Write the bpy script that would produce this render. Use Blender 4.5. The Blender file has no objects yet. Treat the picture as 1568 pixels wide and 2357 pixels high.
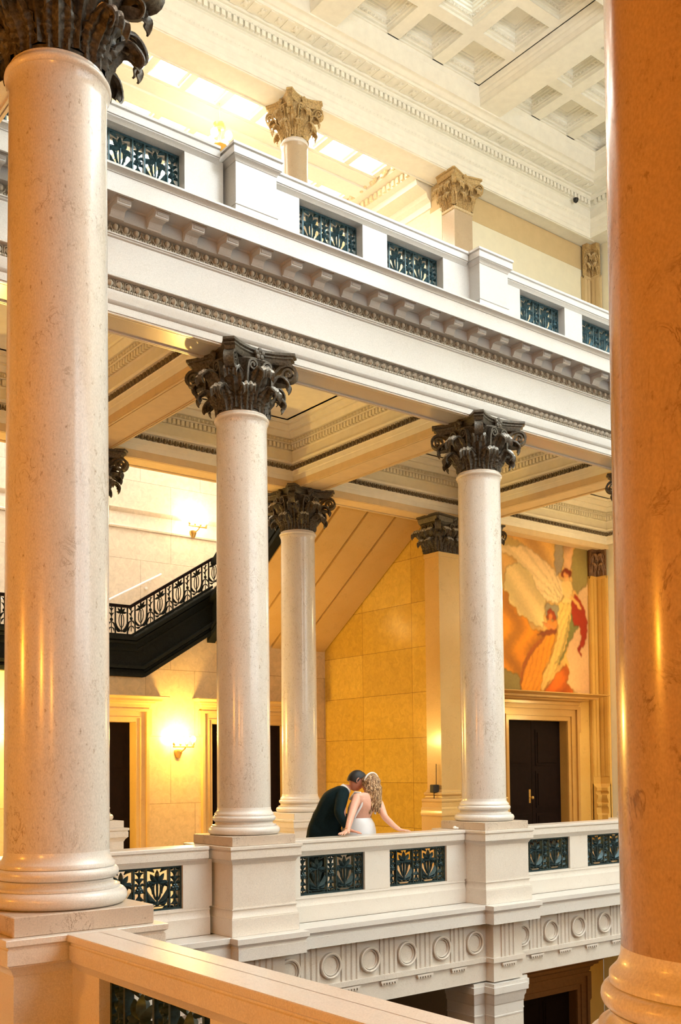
import bpy, math, random
from mathutils import Vector, Matrix
random.seed(7)
PI=math.pi; R=math.radians
C=bpy.context.scene.collection
SC=bpy.context.scene

# ------------------------------------------------------------------ materials
def newmat(name):
    m=bpy.data.materials.new(name); m.use_nodes=True
    nt=m.node_tree; b=nt.nodes['Principled BSDF']; return m,nt,b
def mixc(nt,fac,a,b,mode='MIX'):
    n=nt.nodes.new('ShaderNodeMix'); n.data_type='RGBA'; n.blend_type=mode
    for i,v in ((0,fac),(6,a),(7,b)):
        if isinstance(v,(int,float)): n.inputs[i].default_value=v
        elif isinstance(v,tuple): n.inputs[i].default_value=(*v,1)
        else: nt.links.new(v,n.inputs[i])
    return n.outputs[2]
def posn(nt,scale=(1,1,1)):
    g=nt.nodes.new('ShaderNodeNewGeometry'); mp=nt.nodes.new('ShaderNodeMapping')
    mp.inputs['Scale'].default_value=scale; nt.links.new(g.outputs['Position'],mp.inputs['Vector'])
    return mp.outputs[0]
def noise(nt,vec,scale,detail=6,rough=.6,dist=0):
    n=nt.nodes.new('ShaderNodeTexNoise'); n.inputs['Scale'].default_value=scale
    n.inputs['Detail'].default_value=detail; n.inputs['Roughness'].default_value=rough
    n.inputs['Distortion'].default_value=dist; nt.links.new(vec,n.inputs['Vector']); return n.outputs[0]
def ramp(nt,src,stops):
    n=nt.nodes.new('ShaderNodeValToRGB'); e=n.color_ramp.elements
    while len(e)<len(stops): e.new(.5)
    for i,(p,c) in enumerate(stops): e[i].position=p; e[i].color=(c,c,c,1) if isinstance(c,(int,float)) else (*c,1)
    nt.links.new(src,n.inputs[0]); return n.outputs[0]
def bump(nt,b,h,strength=.2,dist=.01):
    n=nt.nodes.new('ShaderNodeBump'); n.inputs['Strength'].default_value=strength
    n.inputs['Distance'].default_value=dist; nt.links.new(h,n.inputs['Height']); nt.links.new(n.outputs[0],b.inputs['Normal'])
def marble(name,base,vein,blotch,rough=.3,vs=7.,veinamt=.5,coat=0.,speck=.5,st=1.):
    m,nt,b=newmat(name); p=posn(nt,(1,1,st))
    big=noise(nt,p,1.3,5,.6,.4); col=mixc(nt,ramp(nt,big,[(.35,0.),(.7,1.)]),base,blotch)
    v=noise(nt,p,vs,9,.62,1.4)                      # fine curling veins where the noise crosses its middle
    vv=ramp(nt,v,[(.475,0.),(.499,1.),(.501,1.),(.525,0.)])
    msk=ramp(nt,noise(nt,p,5.5,4),[(.50,0.),(.66,1.)])
    mm=nt.nodes.new('ShaderNodeMath'); mm.operation='MULTIPLY'; nt.links.new(vv,mm.inputs[0]); nt.links.new(msk,mm.inputs[1])
    m2=nt.nodes.new('ShaderNodeMath'); m2.operation='MULTIPLY'; nt.links.new(mm.outputs[0],m2.inputs[0]); m2.inputs[1].default_value=veinamt
    col=mixc(nt,m2.outputs[0],col,vein)
    s=ramp(nt,noise(nt,p,42,4,.7),[(.6,0.),(.72,speck)])
    col=mixc(nt,s,col,vein)
    g=ramp(nt,noise(nt,p,160,2,.5),[(.3,.86),(.7,1.06)])
    col=mixc(nt,1.,col,g,'MULTIPLY')
    nt.links.new(col,b.inputs['Base Color']); b.inputs['Roughness'].default_value=rough
    b.inputs['Coat Weight'].default_value=coat; b.inputs['Coat Roughness'].default_value=.12
    return m
def slabs(name,base,alt,joint,bw,bh,axis='x',rough=.3,off=.5,coat=0.,shift=(0,0,0)):
    m,nt,b=newmat(name); g=nt.nodes.new('ShaderNodeNewGeometry'); sp=nt.nodes.new('ShaderNodeSeparateXYZ')
    nt.links.new(g.outputs['Position'],sp.inputs[0]); cb=nt.nodes.new('ShaderNodeCombineXYZ')
    nt.links.new(sp.outputs[0 if axis=='x' else 1],cb.inputs[0]); nt.links.new(sp.outputs[2],cb.inputs[1])
    mp=nt.nodes.new('ShaderNodeMapping'); mp.inputs['Location'].default_value=shift; nt.links.new(cb.outputs[0],mp.inputs[0])
    br=nt.nodes.new('ShaderNodeTexBrick'); br.offset=off; br.inputs['Scale'].default_value=1
    br.inputs['Brick Width'].default_value=bw; br.inputs['Row Height'].default_value=bh
    br.inputs['Mortar Size'].default_value=.004; br.inputs['Mortar Smooth'].default_value=.1
    br.inputs['Color1'].default_value=(*base,1); br.inputs['Color2'].default_value=(*alt,1); br.inputs['Mortar'].default_value=(*joint,1)
    nt.links.new(mp.outputs[0],br.inputs['Vector'])
    p=posn(nt); s=ramp(nt,noise(nt,p,9,8,.7,1),[(.35,.82),(.65,1.05)])
    col=mixc(nt,1.,br.outputs[0],s,'MULTIPLY'); nt.links.new(col,b.inputs['Base Color'])
    b.inputs['Roughness'].default_value=rough; b.inputs['Coat Weight'].default_value=coat; b.inputs['Coat Roughness'].default_value=.1
    return m
def plain(name,col,rough=.5,metal=0.,var=.12,scale=20,bmp=0.,coat=0.):
    m,nt,b=newmat(name); p=posn(nt); n=noise(nt,p,scale,5,.6)
    s=ramp(nt,n,[(.3,1-var),(.7,1+var)]); c=mixc(nt,1.,col,s,'MULTIPLY')
    nt.links.new(c,b.inputs['Base Color']); b.inputs['Roughness'].default_value=rough; b.inputs['Metallic'].default_value=metal
    b.inputs['Coat Weight'].default_value=coat; b.inputs['Specular IOR Level'].default_value=.5 if rough<.68 else .12
    if bmp: bump(nt,b,n,bmp,.004)
    return m
def emis(name,col,st):
    m,nt,b=newmat(name); b.inputs['Base Color'].default_value=(*col,1)
    b.inputs['Emission Color'].default_value=(*col,1); b.inputs['Emission Strength'].default_value=st; return m
M={}
M['facade']=marble('polished_white_marble',(.56,.55,.53),(.38,.34,.29),(.535,.52,.50),.26,9,.35,.3,.2)
M['white']=marble('cream_white_marble',(.76,.74,.70),(.48,.42,.35),(.73,.70,.66),.28,9,.3,.3,.2)
M['marble']=marble('cream_marble',(.79,.74,.665),(.48,.39,.29),(.75,.69,.61),.32,10,.35,.2,.3)
M['shaft']=marble('column_shaft_marble',(.73,.69,.635),(.33,.25,.17),(.68,.63,.56),.22,13,.8,.35,.85,.55)
M['brown_shaft']=marble('veined_tan_marble',(.50,.34,.17),(.16,.075,.025),(.40,.26,.12),.22,7,.8,.35,.5,.7)
M['tan_shaft']=marble('pale_tan_shaft',(.54,.41,.26),(.32,.22,.12),(.50,.37,.23),.25,12,.4,.3,.3)
M['plinth']=marble('grey_veined_marble',(.62,.53,.43),(.20,.13,.08),(.55,.45,.36),.35,14,1.,.1,.6,.8)
M['yellow']=marble('golden_marble',(.68,.46,.18),(.38,.22,.07),(.62,.40,.14),.3,6,.4,.3,.35)
M['backwall']=slabs('golden_slab_wall',(.72,.55,.30),(.68,.50,.25),(.34,.22,.10),.95,1.15,'x',.28,.5,.3)
M['midwall']=slabs('polished_golden_slabs',(.72,.48,.085),(.60,.38,.055),(.26,.15,.03),1.35,.78,'y',.16,.0,.5,(.3,.1,0))
M['amber']=marble('amber_marble',(.74,.46,.12),(.40,.20,.04),(.66,.38,.08),.3,6,.4,.3,.35)
M['trim']=marble('amber_door_trim',(.56,.31,.08),(.30,.14,.03),(.50,.27,.06),.3,6,.4,.2,.35)
M['stairwall']=slabs('pale_slab_wall',(.72,.62,.48),(.69,.58,.44),(.40,.30,.20),1.3,1.5,'x',.3,.5,.2,(.2,.3,0))
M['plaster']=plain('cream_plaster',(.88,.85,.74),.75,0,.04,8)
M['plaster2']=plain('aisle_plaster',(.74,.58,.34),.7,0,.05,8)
M['gilt']=plain('tan_painted_relief',(.42,.30,.15),.6,0,.25,60)
M['darkrelief']=plain('dark_brown_relief',(.17,.135,.09),.55,.1,.35,70,.3)
M['stonerelief']=plain('grey_brown_carved_relief',(.42,.38,.31),.5,0,.2,60)
M['bronze']=plain('dark_carved_bronze',(.082,.070,.052),.5,.2,.7,55,.6)
M['lit_tip']=plain('pale_daylit_patina_tip',(.44,.44,.41),.6,0,.9,60,.5)  # daylight highlight on the leaf tips put into the colour, with some patina
M['tan']=plain('tan_gilded_capital',(.50,.34,.14),.6,.05,.4,50,.5)
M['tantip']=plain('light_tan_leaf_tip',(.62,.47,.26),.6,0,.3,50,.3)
M['iron']=plain('blue_green_cast_iron',(.030,.058,.064),.33,.5,.5,40,.2)
M['blackiron']=plain('black_cast_iron',(.010,.012,.010),.69,.0,.5,60,.4)
M['wood']=plain('dark_red_door_wood',(.008,.003,.002),.7,0,.3,12,0,.0)
M['brass']=plain('brass',(.62,.40,.12),.3,.9,.1,20)
M['upper']=plain('pale_yellow_paint',(.80,.74,.55),.8,0,.03,6)
M['uband']=plain('beige_paint_band',(.62,.46,.24),.8,0,.04,6)
M['skin1']=plain('flushed_skin',(.66,.30,.20),.5,0,.1,30)
M['skin2']=plain('fair_skin',(.80,.45,.33),.5,0,.06,30)
M['suit']=plain('dark_teal_suit_cloth',(.0045,.014,.017),.8,0,.3,80,.3)
M['shirt']=plain('white_shirt',(.80,.78,.75),.7,0,.03,30)
M['satin']=plain('white_satin',(.80,.82,.86),.32,0,.04,10)
M['lace']=plain('white_lace',(.62,.60,.62),.7,0,.5,140,.4)
M['hairdark']=plain('black_hair',(.008,.007,.008),.55,0,.5,60,.4)
M['pearl']=plain('pearl_white',(.9,.88,.84),.25,0,.03,10)
M['black']=plain('black_plastic',(.012,.011,.010),.5,0,.1,10)
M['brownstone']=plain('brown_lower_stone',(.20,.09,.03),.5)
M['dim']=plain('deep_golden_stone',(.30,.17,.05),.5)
M['floor']=plain('polished_stone_floor',(.55,.47,.36),.25,0,.1,3)
M['sky']=emis('skylight_glass',(1.,.98,.94),14.)
M['dayl']=emis('laylight_glass',(.84,.94,1.),9.5)
M['win']=emis('tall_window_glass',(.80,.92,1.),4.8)
M['bulb']=emis('lit_opal_glass',(1.,.72,.34),60.)
M['bulbw']=emis('lit_white_glass',(1.,.88,.66),30.)
def hairblonde():
    m,nt,b=newmat('highlighted_blonde_hair'); p=posn(nt,(1,1,.35))
    n=noise(nt,p,60,5,.6,1.2); c=ramp(nt,n,[(.36,(.055,.028,.014)),(.5,(.34,.18,.08)),(.62,(.84,.62,.36))])
    nt.links.new(c,b.inputs['Base Color']); b.inputs['Roughness'].default_value=.45; bump(nt,b,n,.8,.01); return m
M['hairblonde']=hairblonde()
def vcol():
    m,nt,b=newmat('mural_paint'); a=nt.nodes.new('ShaderNodeVertexColor'); a.layer_name='Col'
    p=posn(nt); s=ramp(nt,noise(nt,p,14,6,.7),[(.3,.9),(.7,1.08)])
    nt.links.new(mixc(nt,1.,a.outputs[0],s,'MULTIPLY'),b.inputs['Base Color']); b.inputs['Roughness'].default_value=.7; return m
M['mural']=vcol()

# ------------------------------------------------------------------ mesh builder
class MB:
    def __init__(s): s.v=[]; s.f=[]; s.m=[]
    def add(s,v,f,mi=0):
        o=len(s.v); s.v+=[tuple(p) for p in v]; s.f+=[tuple(i+o for i in q) for q in f]; s.m+=[mi]*len(f)
    def box(s,a,b,mi=0):
        x0,y0,z0=a; x1,y1,z1=b
        v=[(x0,y0,z0),(x1,y0,z0),(x1,y1,z0),(x0,y1,z0),(x0,y0,z1),(x1,y0,z1),(x1,y1,z1),(x0,y1,z1)]
        s.add(v,[(0,3,2,1),(4,5,6,7),(0,1,5,4),(1,2,6,5),(2,3,7,6),(3,0,4,7)],mi)
    def bbox(s,a,b,bv=.006,mi=0):      # box with chamfered vertical and horizontal edges
        x0,y0,z0=a; x1,y1,z1=b; rings=[]
        for z,i in ((z0,bv),(z0+bv,0),(z1-bv,0),(z1,bv)):
            X0,X1,Y0,Y1=x0+i,x1-i,y0+i,y1-i; c=bv
            rings.append([(X0+c,Y0,z),(X1-c,Y0,z),(X1,Y0+c,z),(X1,Y1-c,z),(X1-c,Y1,z),(X0+c,Y1,z),(X0,Y1-c,z),(X0,Y0+c,z)])
        s.loft(rings,True,True,mi)
    def loft(s,rings,closed=True,cap=False,mi=0):
        n=len(rings[0]); v=[p for r in rings for p in r]; f=[]
        for i in range(len(rings)-1):
            for j in range(n if closed else n-1):
                k=(j+1)%n; f.append((i*n+j,i*n+k,(i+1)*n+k,(i+1)*n+j))
        if cap: f.append(tuple(reversed(range(n)))); f.append(tuple(range((len(rings)-1)*n,len(rings)*n)))
        s.add(v,f,mi)
    def lathe(s,prof,c=(0,0,0),seg=48,mi=0,cap=True):
        s.loft([[(c[0]+r*math.cos(2*PI*k/seg),c[1]+r*math.sin(2*PI*k/seg),c[2]+z) for k in range(seg)] for r,z in prof],True,cap,mi)
    def prism(s,poly,z0,z1,mi=0):
        s.loft([[(x,y,z0) for x,y in poly],[(x,y,z1) for x,y in poly]],True,True,mi)
    def prism_y(s,poly,y0,y1,mi=0):    # polygon in XZ pushed along Y
        s.loft([[(x,y0,z) for x,z in poly],[(x,y1,z) for x,z in poly]],True,True,mi)
    def prism_x(s,poly,x0,x1,mi=0):
        s.loft([[(x0,y,z) for y,z in poly],[(x1,y,z) for y,z in poly]],True,True,mi)
    def tube(s,pts,r,seg=8,mi=0,flat=1.):
        pts=[Vector(p) for p in pts]; rings=[]; up=None
        for i,p in enumerate(pts):
            t=(pts[min(i+1,len(pts)-1)]-pts[max(i-1,0)]).normalized()
            if up is None: up=Vector((0,0,1)) if abs(t.z)<.9 else Vector((0,1,0))
            a=t.cross(up); 
            if a.length<1e-4: a=t.cross(Vector((1,0,0)))
            a.normalize(); b=a.cross(t).normalized(); up=b
            rr=r[i] if isinstance(r,(list,tuple)) else r
            rings.append([p+a*rr*math.cos(2*PI*k/seg)+b*rr*flat*math.sin(2*PI*k/seg) for k in range(seg)])
        s.loft(rings,True,True,mi)
    def ell(s,c,r,seg=10,rg=6,mi=0):
        rings=[]
        for i in range(rg+1):
            a=-PI/2+PI*i/rg; q=max(math.cos(a),.02)
            rings.append([(c[0]+r[0]*q*math.cos(2*PI*k/seg),c[1]+r[1]*q*math.sin(2*PI*k/seg),c[2]+r[2]*math.sin(a)) for k in range(seg)])
        s.loft(rings,True,True,mi)
    def blade(s,p0,p1,w,t,n=(0,1,0),mi=0,bend=0.):   # a pointed leaf with a raised midrib
        p0=Vector(p0); p1=Vector(p1); d=p1-p0; n=Vector(n); sd=d.cross(n).normalized(); rings=[]
        for k in range(6):
            u=k/5; q=math.sin(PI*min(1,u*.92+.06))**.8; c=p0+d*u+sd*bend*math.sin(PI*u)*d.length
            rings.append([c+sd*w*q,c+n*t*q,c-sd*w*q,c-n*t*q])
        s.loft(rings,True,True,mi)
    def sweep(s,prof,path,closed=False,mi=0,cap=True):
        # prof: (out,z); out is measured to the LEFT of the path's direction
        n=len(path); rings=[]
        for i in range(n):
            p=Vector(path[i]); 
            a=Vector(path[(i-1)%n]) if (closed or i>0) else None
            b=Vector(path[(i+1)%n]) if (closed or i<n-1) else None
            ds=[]
            if a is not None: ds.append((p-a).normalized())
            if b is not None: ds.append((b-p).normalized())
            ns=[Vector((-d.y,d.x)) for d in ds]
            if len(ns)==2:
                m=(ns[0]+ns[1]); m=m/max(m.dot(ns[0]),.05)
            else: m=ns[0]
            rings.append([(p.x+m.x*o,p.y+m.y*o,z) for o,z in prof])
        if closed: rings.append(rings[0])
        s.loft(rings,False,False,mi)
        if cap and not closed:
            k=len(prof)
            s.add(rings[0],[tuple(range(k))],mi); s.add(rings[-1],[tuple(reversed(range(k)))],mi)
    def put(s,o,M4,mi=None):
        s.add([M4@Vector(p) for p in o.v],o.f); s.m[-len(o.f):]=[q if mi is None else mi for q in o.m]
def mesh_of(mb,name,mats,smooth=35):
    me=bpy.data.meshes.new(name); me.from_pydata(mb.v,[],mb.f); 
    if not isinstance(mats,(list,tuple)): mats=[mats]
    for m in mats: me.materials.append(m)
    if len(mats)>1: me.polygons.foreach_set('material_index',mb.m)
    me.update(); me.validate()
    import bmesh
    bm=bmesh.new(); bm.from_mesh(me); bmesh.ops.recalc_face_normals(bm,faces=bm.faces); bm.to_mesh(me); bm.free()
    if smooth:
        me.shade_smooth(); me.set_sharp_from_angle(angle=R(smooth))
    return me
def build(mb,name,mats,parent=None,smooth=35,loc=(0,0,0)):
    o=bpy.data.objects.new(name,mesh_of(mb,name,mats,smooth)); C.objects.link(o); o.location=loc
    if parent: o.parent=parent
    return o
def use(me,name,parent,loc=(0,0,0),rot=(0,0,0),sc=(1,1,1)):
    o=bpy.data.objects.new(name,me); C.objects.link(o); o.location=loc; o.rotation_euler=rot; o.scale=sc; o.parent=parent; return o
def tag(o,label,cat,group=None,kind=None):
    o['label']=label; o['category']=cat
    if group: o['group']=group
    if kind: o['kind']=kind
    return o
def thing(name,label,cat,loc=(0,0,0),rz=0,group=None):
    o=bpy.data.objects.new(name,None); C.objects.link(o); o.location=loc; o.rotation_euler=(0,0,rz); o.empty_display_size=.1
    return tag(o,label,cat,group)
def struct(o,label=None,cat=None):
    o['kind']='structure'
    if label: o['label']=label
    if cat: o['category']=cat
    return o

# ------------------------------------------------------------------ constants of the hall
YF=8.70; Y2=12.50; CX=[2.10,5.56,8.98,12.40]; XE=16.15
NX,NY=2.05,4.94; NR=1.22
# ------------------------------------------------------------------ corinthian capitals
def leaf_mesh(name,h,r0,out,W,mats,curl=.045,bell=True):
    """acanthus leaf standing on the bell (or on a flat face): rises, widens, rolls outward at the tip"""
    nv,nu=42,21; mb=MB(); front=[]; back=[]
    path=[]
    for i in range(nv):
        t=i/(nv-1)
        if t<.62:
            u=t/.62; path.append((r0+(out-curl-r0)*(u**2.2)*.8, h*(.02+.90*u)-curl*.4*u))
        else:
            u=(t-.62)/.38; a=PI-u*PI*1.22; rb,zb=r0+(out-curl-r0)*.8,h*.92-curl*.4
            path.append((rb+curl*(1+math.cos(a)), zb+curl*.9*math.sin(a)+curl*.35*math.sin(PI*u)))
    for i in range(nv):
        t=i/(nv-1); r,z=path[i]
        pa=path[max(i-1,0)]; pb=path[min(i+1,nv-1)]; tx,tz=pb[0]-pa[0],pb[1]-pa[1]; L=math.hypot(tx,tz) or 1
        nx,nz=tz/L,-tx/L
        w=W*(.80+.34*math.sin(PI*min(1,t/.72)))*(1 if t<.66 else 1-.42*(t-.66)/.34)
        lob=1-.17*abs(math.cos(PI*t*6.5)); fr=[];bk=[]
        for j in range(nu):
            u=-1+2*j/(nu-1); ww=w*(lob if abs(u)>.8 else 1)
            rib=.012*math.cos(u*PI*3.5)*(1-.35*t)+.010*math.exp(-(u*7)**2)
            rib+=.0055*math.sin(t*44-5*abs(u))*(min(1,abs(u)*3.5))*(1 if t<.7 else .5); rib-=.020*u*u*(1.0 if t>.4 else .3)*(.6+.4*abs(math.cos(PI*t*6.5)))
            rr=r+nx*rib; zz=z+nz*rib-(.040*u*u*min(1,(t-.55)*4) if t>.55 else 0)
            th=.011
            if bell:
                a=u*ww/max(r0+.03,r*.72); fr.append((rr*math.cos(a),rr*math.sin(a),zz)); q=rr-nx*th; bk.append((q*math.cos(a),q*math.sin(a),zz-nz*th))
            else:
                fr.append((rr,u*ww,zz)); bk.append((rr-nx*th,u*ww,zz-nz*th))
        front.append(fr); back.append(bk)
    rings=[fr+list(reversed(bk)) for fr,bk in zip(front,back)]
    mb.loft(rings,True,True)
    n=len(rings[0])
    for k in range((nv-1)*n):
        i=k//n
        if .70<i/(nv-1)<.90 and nu+1<=(k%n)<2*nu-3: mb.m[k]=1  # rolled tip takes the lighter slot, a painted highlight
    return mesh_of(mb,name,mats,40)
def spiral_ribbon(cx,cz,r1,turns,wid,th,stem,plane,seg=30,sgn=1):
    """a volute: a ribbon that climbs along stem points then rolls into a spiral; plane(x,z,y)->world"""
    pts=list(stem); 
    a0=math.atan2(stem[-1][1]-cz,stem[-1][0]-cx)
    for i in range(1,seg+1):
        u=i/seg; a=a0-sgn*u*turns*2*PI; r=r1*(1-u)**.9+.004; pts.append((cx+r*math.cos(a),cz+r*math.sin(a)))
    mb=MB(); rings=[]
    for i,(x,z) in enumerate(pts):
        q=pts[min(i+1,len(pts)-1)]; p=pts[max(i-1,0)]; tx,tz=q[0]-p[0],q[1]-p[1]; L=math.hypot(tx,tz) or 1
        nx,nz=-tz/L,tx/L; k=1-.55*i/len(pts); w2=wid/2; t2=th*k/2
        rings.append([plane(x+nx*t2,z+nz*t2,-w2),plane(x+nx*t2*.3,z+nz*t2*.3,-w2*.55),plane(x+nx*t2*.3,z+nz*t2*.3,w2*.55),plane(x+nx*t2,z+nz*t2,w2),
                      plane(x-nx*t2,z-nz*t2,w2),plane(x-nx*t2,z-nz*t2,-w2)])
    mb.loft(rings,True,True)
    for s in (-1,1):
        c=plane(cx,cz,s*wid*.5); mb.ell(c,(.012,.012,.012),8,5)
    return mb
CAPS={}
def capital_meshes(key,mats):
    if key in CAPS: return CAPS[key]
    bell=MB(); bell.lathe([(.245,0),(.246,.10),(.25,.22),(.262,.32),(.285,.40),(.318,.46),(.345,.49),(.345,.505)],seg=40)
    for k in range(16):   # fluted stalks showing between the leaves
        a=2*PI*k/16+PI/16; bell.tube([(.256*math.cos(a),.256*math.sin(a),.0),(.258*math.cos(a),.258*math.sin(a),.2),(.275*math.cos(a),.275*math.sin(a),.34)],.011,6)
    ab=MB(); 
    def outline(s):
        P=[]
        for q in range(4):
            for i in range(9):
                u=-1+2*i/8; x=.340*s*u; y=-(.302+.116*abs(u)**1.9)*s   # concave side facing -y
                a=q*PI/2; P.append((x*math.cos(a)-y*math.sin(a),x*math.sin(a)+y*math.cos(a)))
        return P
    ab.loft([[(x,y,z) for x,y in outline(s)] for s,z in ((.88,.498),(.93,.515),(.96,.545),(1.01,.558),(1.01,.570),(.98,.576),(1.05,.588),(1.05,.614))],True,True)
    mat=mats
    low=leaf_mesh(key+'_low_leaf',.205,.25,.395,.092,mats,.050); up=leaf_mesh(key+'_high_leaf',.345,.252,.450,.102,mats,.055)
    def pl(x,z,y):   # vertical plane through the diagonal
        return (x,y,z)
    vol=spiral_ribbon(.490,.412,.086,2.0,.10,.030,[(.275,.24),(.30,.34),(.345,.42),(.41,.482),(.46,.498)],pl)
    # a small leaf under each volute
    vol.blade((.31,0,.33),(.50,0,.30),.065,.03,(0,0,1),bend=0)
    def plh(x,z,y): return (.318+y+.25*max(0,z-.35),x,z)
    hx=MB()
    for s in (-1,1):
        h=spiral_ribbon(.082,.425,.052,1.8,.05,.022,[(.145,.20),(.142,.30),(.138,.38),(.130,.445)],lambda x,z,y,s=s:(.318+y+.1*max(0,z-.35),s*x,z),24,-1)
        hx.put(h,Matrix())
    hx.tube([(.275,0,.25),(.30,0,.36),(.33,0,.45)],[.012,.010,.014],6)
    ro=MB(); ro.ell((0,0,0),(.02,.02,.02),8,5)
    for k in range(5):
        a=2*PI*k/5+.3; ro.ell((.003,.038*math.cos(a),.038*math.sin(a)),(.022,.028,.028),8,5)
    CAPS[key]=dict(bell=mesh_of(bell,key+'_bell',mats[0]),abacus=mesh_of(ab,key+'_abacus',mats[0],25),low=low,up=up,
        volute=mesh_of(vol,key+'_volute',mats[0]),helix=mesh_of(hx,key+'_helix',mats[0]),rosette=mesh_of(ro,key+'_rosette',mats[0]))
    return CAPS[key]
def capital(parent,z,key,mats,s=1.,sz=1.):
    m=capital_meshes(key,mats)
    c=use(m['bell'],'capital',parent,(0,0,z),(0,0,0),(s,s,sz))
    use(m['abacus'],'abacus',c)
    for k in range(8):
        use(m['low'],'acanthus_leaf',c,(0,0,0),(0,0,PI/4*k+PI/8))
        use(m['up'],'acanthus_leaf',c,(0,0,.02),(0,0,PI/4*k))
    for k in range(4):
        use(m['volute'],'volute',c,(0,0,0),(0,0,PI/4+k*PI/2)); use(m['helix'],'helix',c,(0,0,0),(0,0,k*PI/2))
        a=k*PI/2; use(m['rosette'],'rosette',c,(.335*math.cos(a),.335*math.sin(a),.552),(0,0,a))
    return c
SH={}
def column(x,y,label,key='bronze',mats=None,shaft='shaft',base='white',z0=.985,rs=1.,zt=5.90,plinth='plinth',group=None):
    """plinth, moulded base, tapering shaft with neck ring, carved capital; z0 is the top of what it stands on"""
    mats=mats or [M['bronze'],M['lit_tip']]
    o=thing('corinthian_column',label,'column',(x,y,z0),0,group or 'carved capital columns of the hall')
    capz=zt-.615-z0; 
    p=MB(); p.bbox((-.368*rs,-.368*rs,0),(.368*rs,.368*rs,.093),.004); build(p,'plinth',M[plinth],o)
    b=MB(); P=[(.30,.093),(.335,.096)]
    def tor(rc,zc,h,n=10):
        return [(rc+h*math.sin(PI*i/n),zc-h*math.cos(PI*i/n)) for i in range(n+1)]
    P+=[(r,z) for r,z in tor(.318,.134,.041)]
    P+=[(.322,.176),(.322,.188),(.306,.190),(.290,.198),(.284,.208),(.288,.218),(.296,.223),(.300,.224)]
    P+=[(r,z) for r,z in tor(.288,.252,.028)]
    P+=[(.296,.281),(.296,.300),(.290,.306),(.278,.318),(.270,.338),(.268,.36)]
    b.lathe([(r*rs,z) for r,z in P],seg=64); build(b,'base',M[base],o,50)
    s=MB(); zt2=capz-.07; S=[(.268,.34)]+[(.268-.013*u**1.6,.36+(zt2-.06-.36)*u) for u in [i/14 for i in range(15)]]+[(.257,zt2-.03),(.266,zt2-.008),(.270,zt2)]
    s.lathe([(r*rs,z) for r,z in S],seg=64); build(s,'shaft',M[shaft],o,50)
    a=MB(); a.lathe([((.255+.0)*rs,zt2)]+[((.262+.018*math.sin(PI*i/8))*rs,zt2+.004+.05*i/8) for i in range(9)]+[(.258*rs,zt2+.06),(.258*rs,zt2+.07),(.25*rs,zt2+.07)],seg=64)
    build(a,'neck_ring',M[base if base!='white' else 'marble'],o,50)
    capital(o,capz,key,mats,rs)
    return o
column(CX[1],YF,'tall cream marble column with dark carved capital, on the parapet left of the couple',base='white')
column(CX[2],YF,'tall cream marble column with dark carved capital, on the parapet right of the couple',base='white')
column(CX[2],Y2,'shorter tan column between the two front columns, standing behind the couple at the stair',shaft='shaft',base='marble',plinth='marble')
column(CX[1],Y2,'rear column by the stair door, hidden behind the huge left column except capital edge and base',shaft='shaft',base='marble',plinth='marble')
column(CX[3],YF,'front parapet column whose capital tip peeks out left of the near right shaft',base='white')
DZ=-.018
column(NX,NY,'huge near column at the left edge on a veined grey plinth',z0=.967,rs=.958,zt=5.90,shaft='shaft',base='white')
column(NX,NR,'nearest column filling the right edge, orange veined marble',z0=.967,rs=.958,zt=5.90,shaft='brown_shaft',base='marble')

# ------------------------------------------------------------------ pedestals
def pedestal(x,y,label,hw,yf0,z0,z1,mat,name='pedestal',group=None,dz=0,back=.42):
    """square pedestal: base course with moulding, die, projecting cap. hw = half width of the die"""
    o=thing(name,label,'pedestal',(x,y,z0),0,group or 'stone pedestals of the parapets'); f=-yf0; H=z1-z0
    def ring(e,za,zb,mb,bv=.003): mb.bbox((-hw-e,f-e,za),(hw+e,back+e,zb),bv)
    b=MB(); ring(.026,0,.165,b); ring(.021,.165,.175,b,.001)
    bp=MB()
    def loop(prof,mb): 
        path=[(-hw,f),(-hw,back),(hw,back),(hw,f)]      # clockwise: left is outside
        mb.sweep(prof,path,True)
    loop([(-.01,.175),(.018,.175),(.012,.19),(.004,.225),(.004,.245),(.012,.25),(.012,.262),(-.01,.262)],b)
    build(b,'base_course',mat,o)
    d=MB(); d.box((-hw,f,.20),(hw,back,H-.14)); build(d,'die',mat,o,0)
    c=MB(); loop([(-.02,H-.170),(.004,H-.170),(.010,H-.155),(.022,H-.135),(.036,H-.125),(.036,H-.118),(.045,H-.116),(.045,H-.048),(.038,H-.044),(.038,H-.038),(.050,H-.030),(.055,H-.028),(.055,H-.003),(.052,H),(-.06,H)],c)
    c.box((-hw+.01,f+.01,H-.10),(hw-.01,back-.01,H-.0005)); build(c,'cap',mat,o,30)
    return o
pedestal(CX[1],YF,'marble pedestal under the column left of the couple',.365,.365,.135,.985,M['marble'])
pedestal(CX[2],YF,'marble pedestal under the column right of the couple',.365,.365,.135,.985,M['marble'])
pedestal(CX[3],YF,'marble pedestal at the far right end of the front parapet, behind the nearest column',.365,.365,.135,.985,M['marble'])
for x,l in ((CX[1],'tan marble pedestal under the rear column beside the left doorway'),(CX[2],'tan marble pedestal directly behind the groom')):
    pedestal(x,Y2,l,.365,.365,.12,.985,M['marble'],back=.365)
pedestal(NX,NY,'near marble pedestal under the huge left column',.35,.35,.10,.967,M['marble'],back=.35)
pedestal(NX,NR,'nearest pedestal under the orange right column, below the frame',.35,.35,.10,.967,M['marble'],back=.35)
pedestal(CX[0],YF,'corner pedestal of the parapet out of view behind the huge left column',.365,.365,.135,.985,M['marble'])
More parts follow.
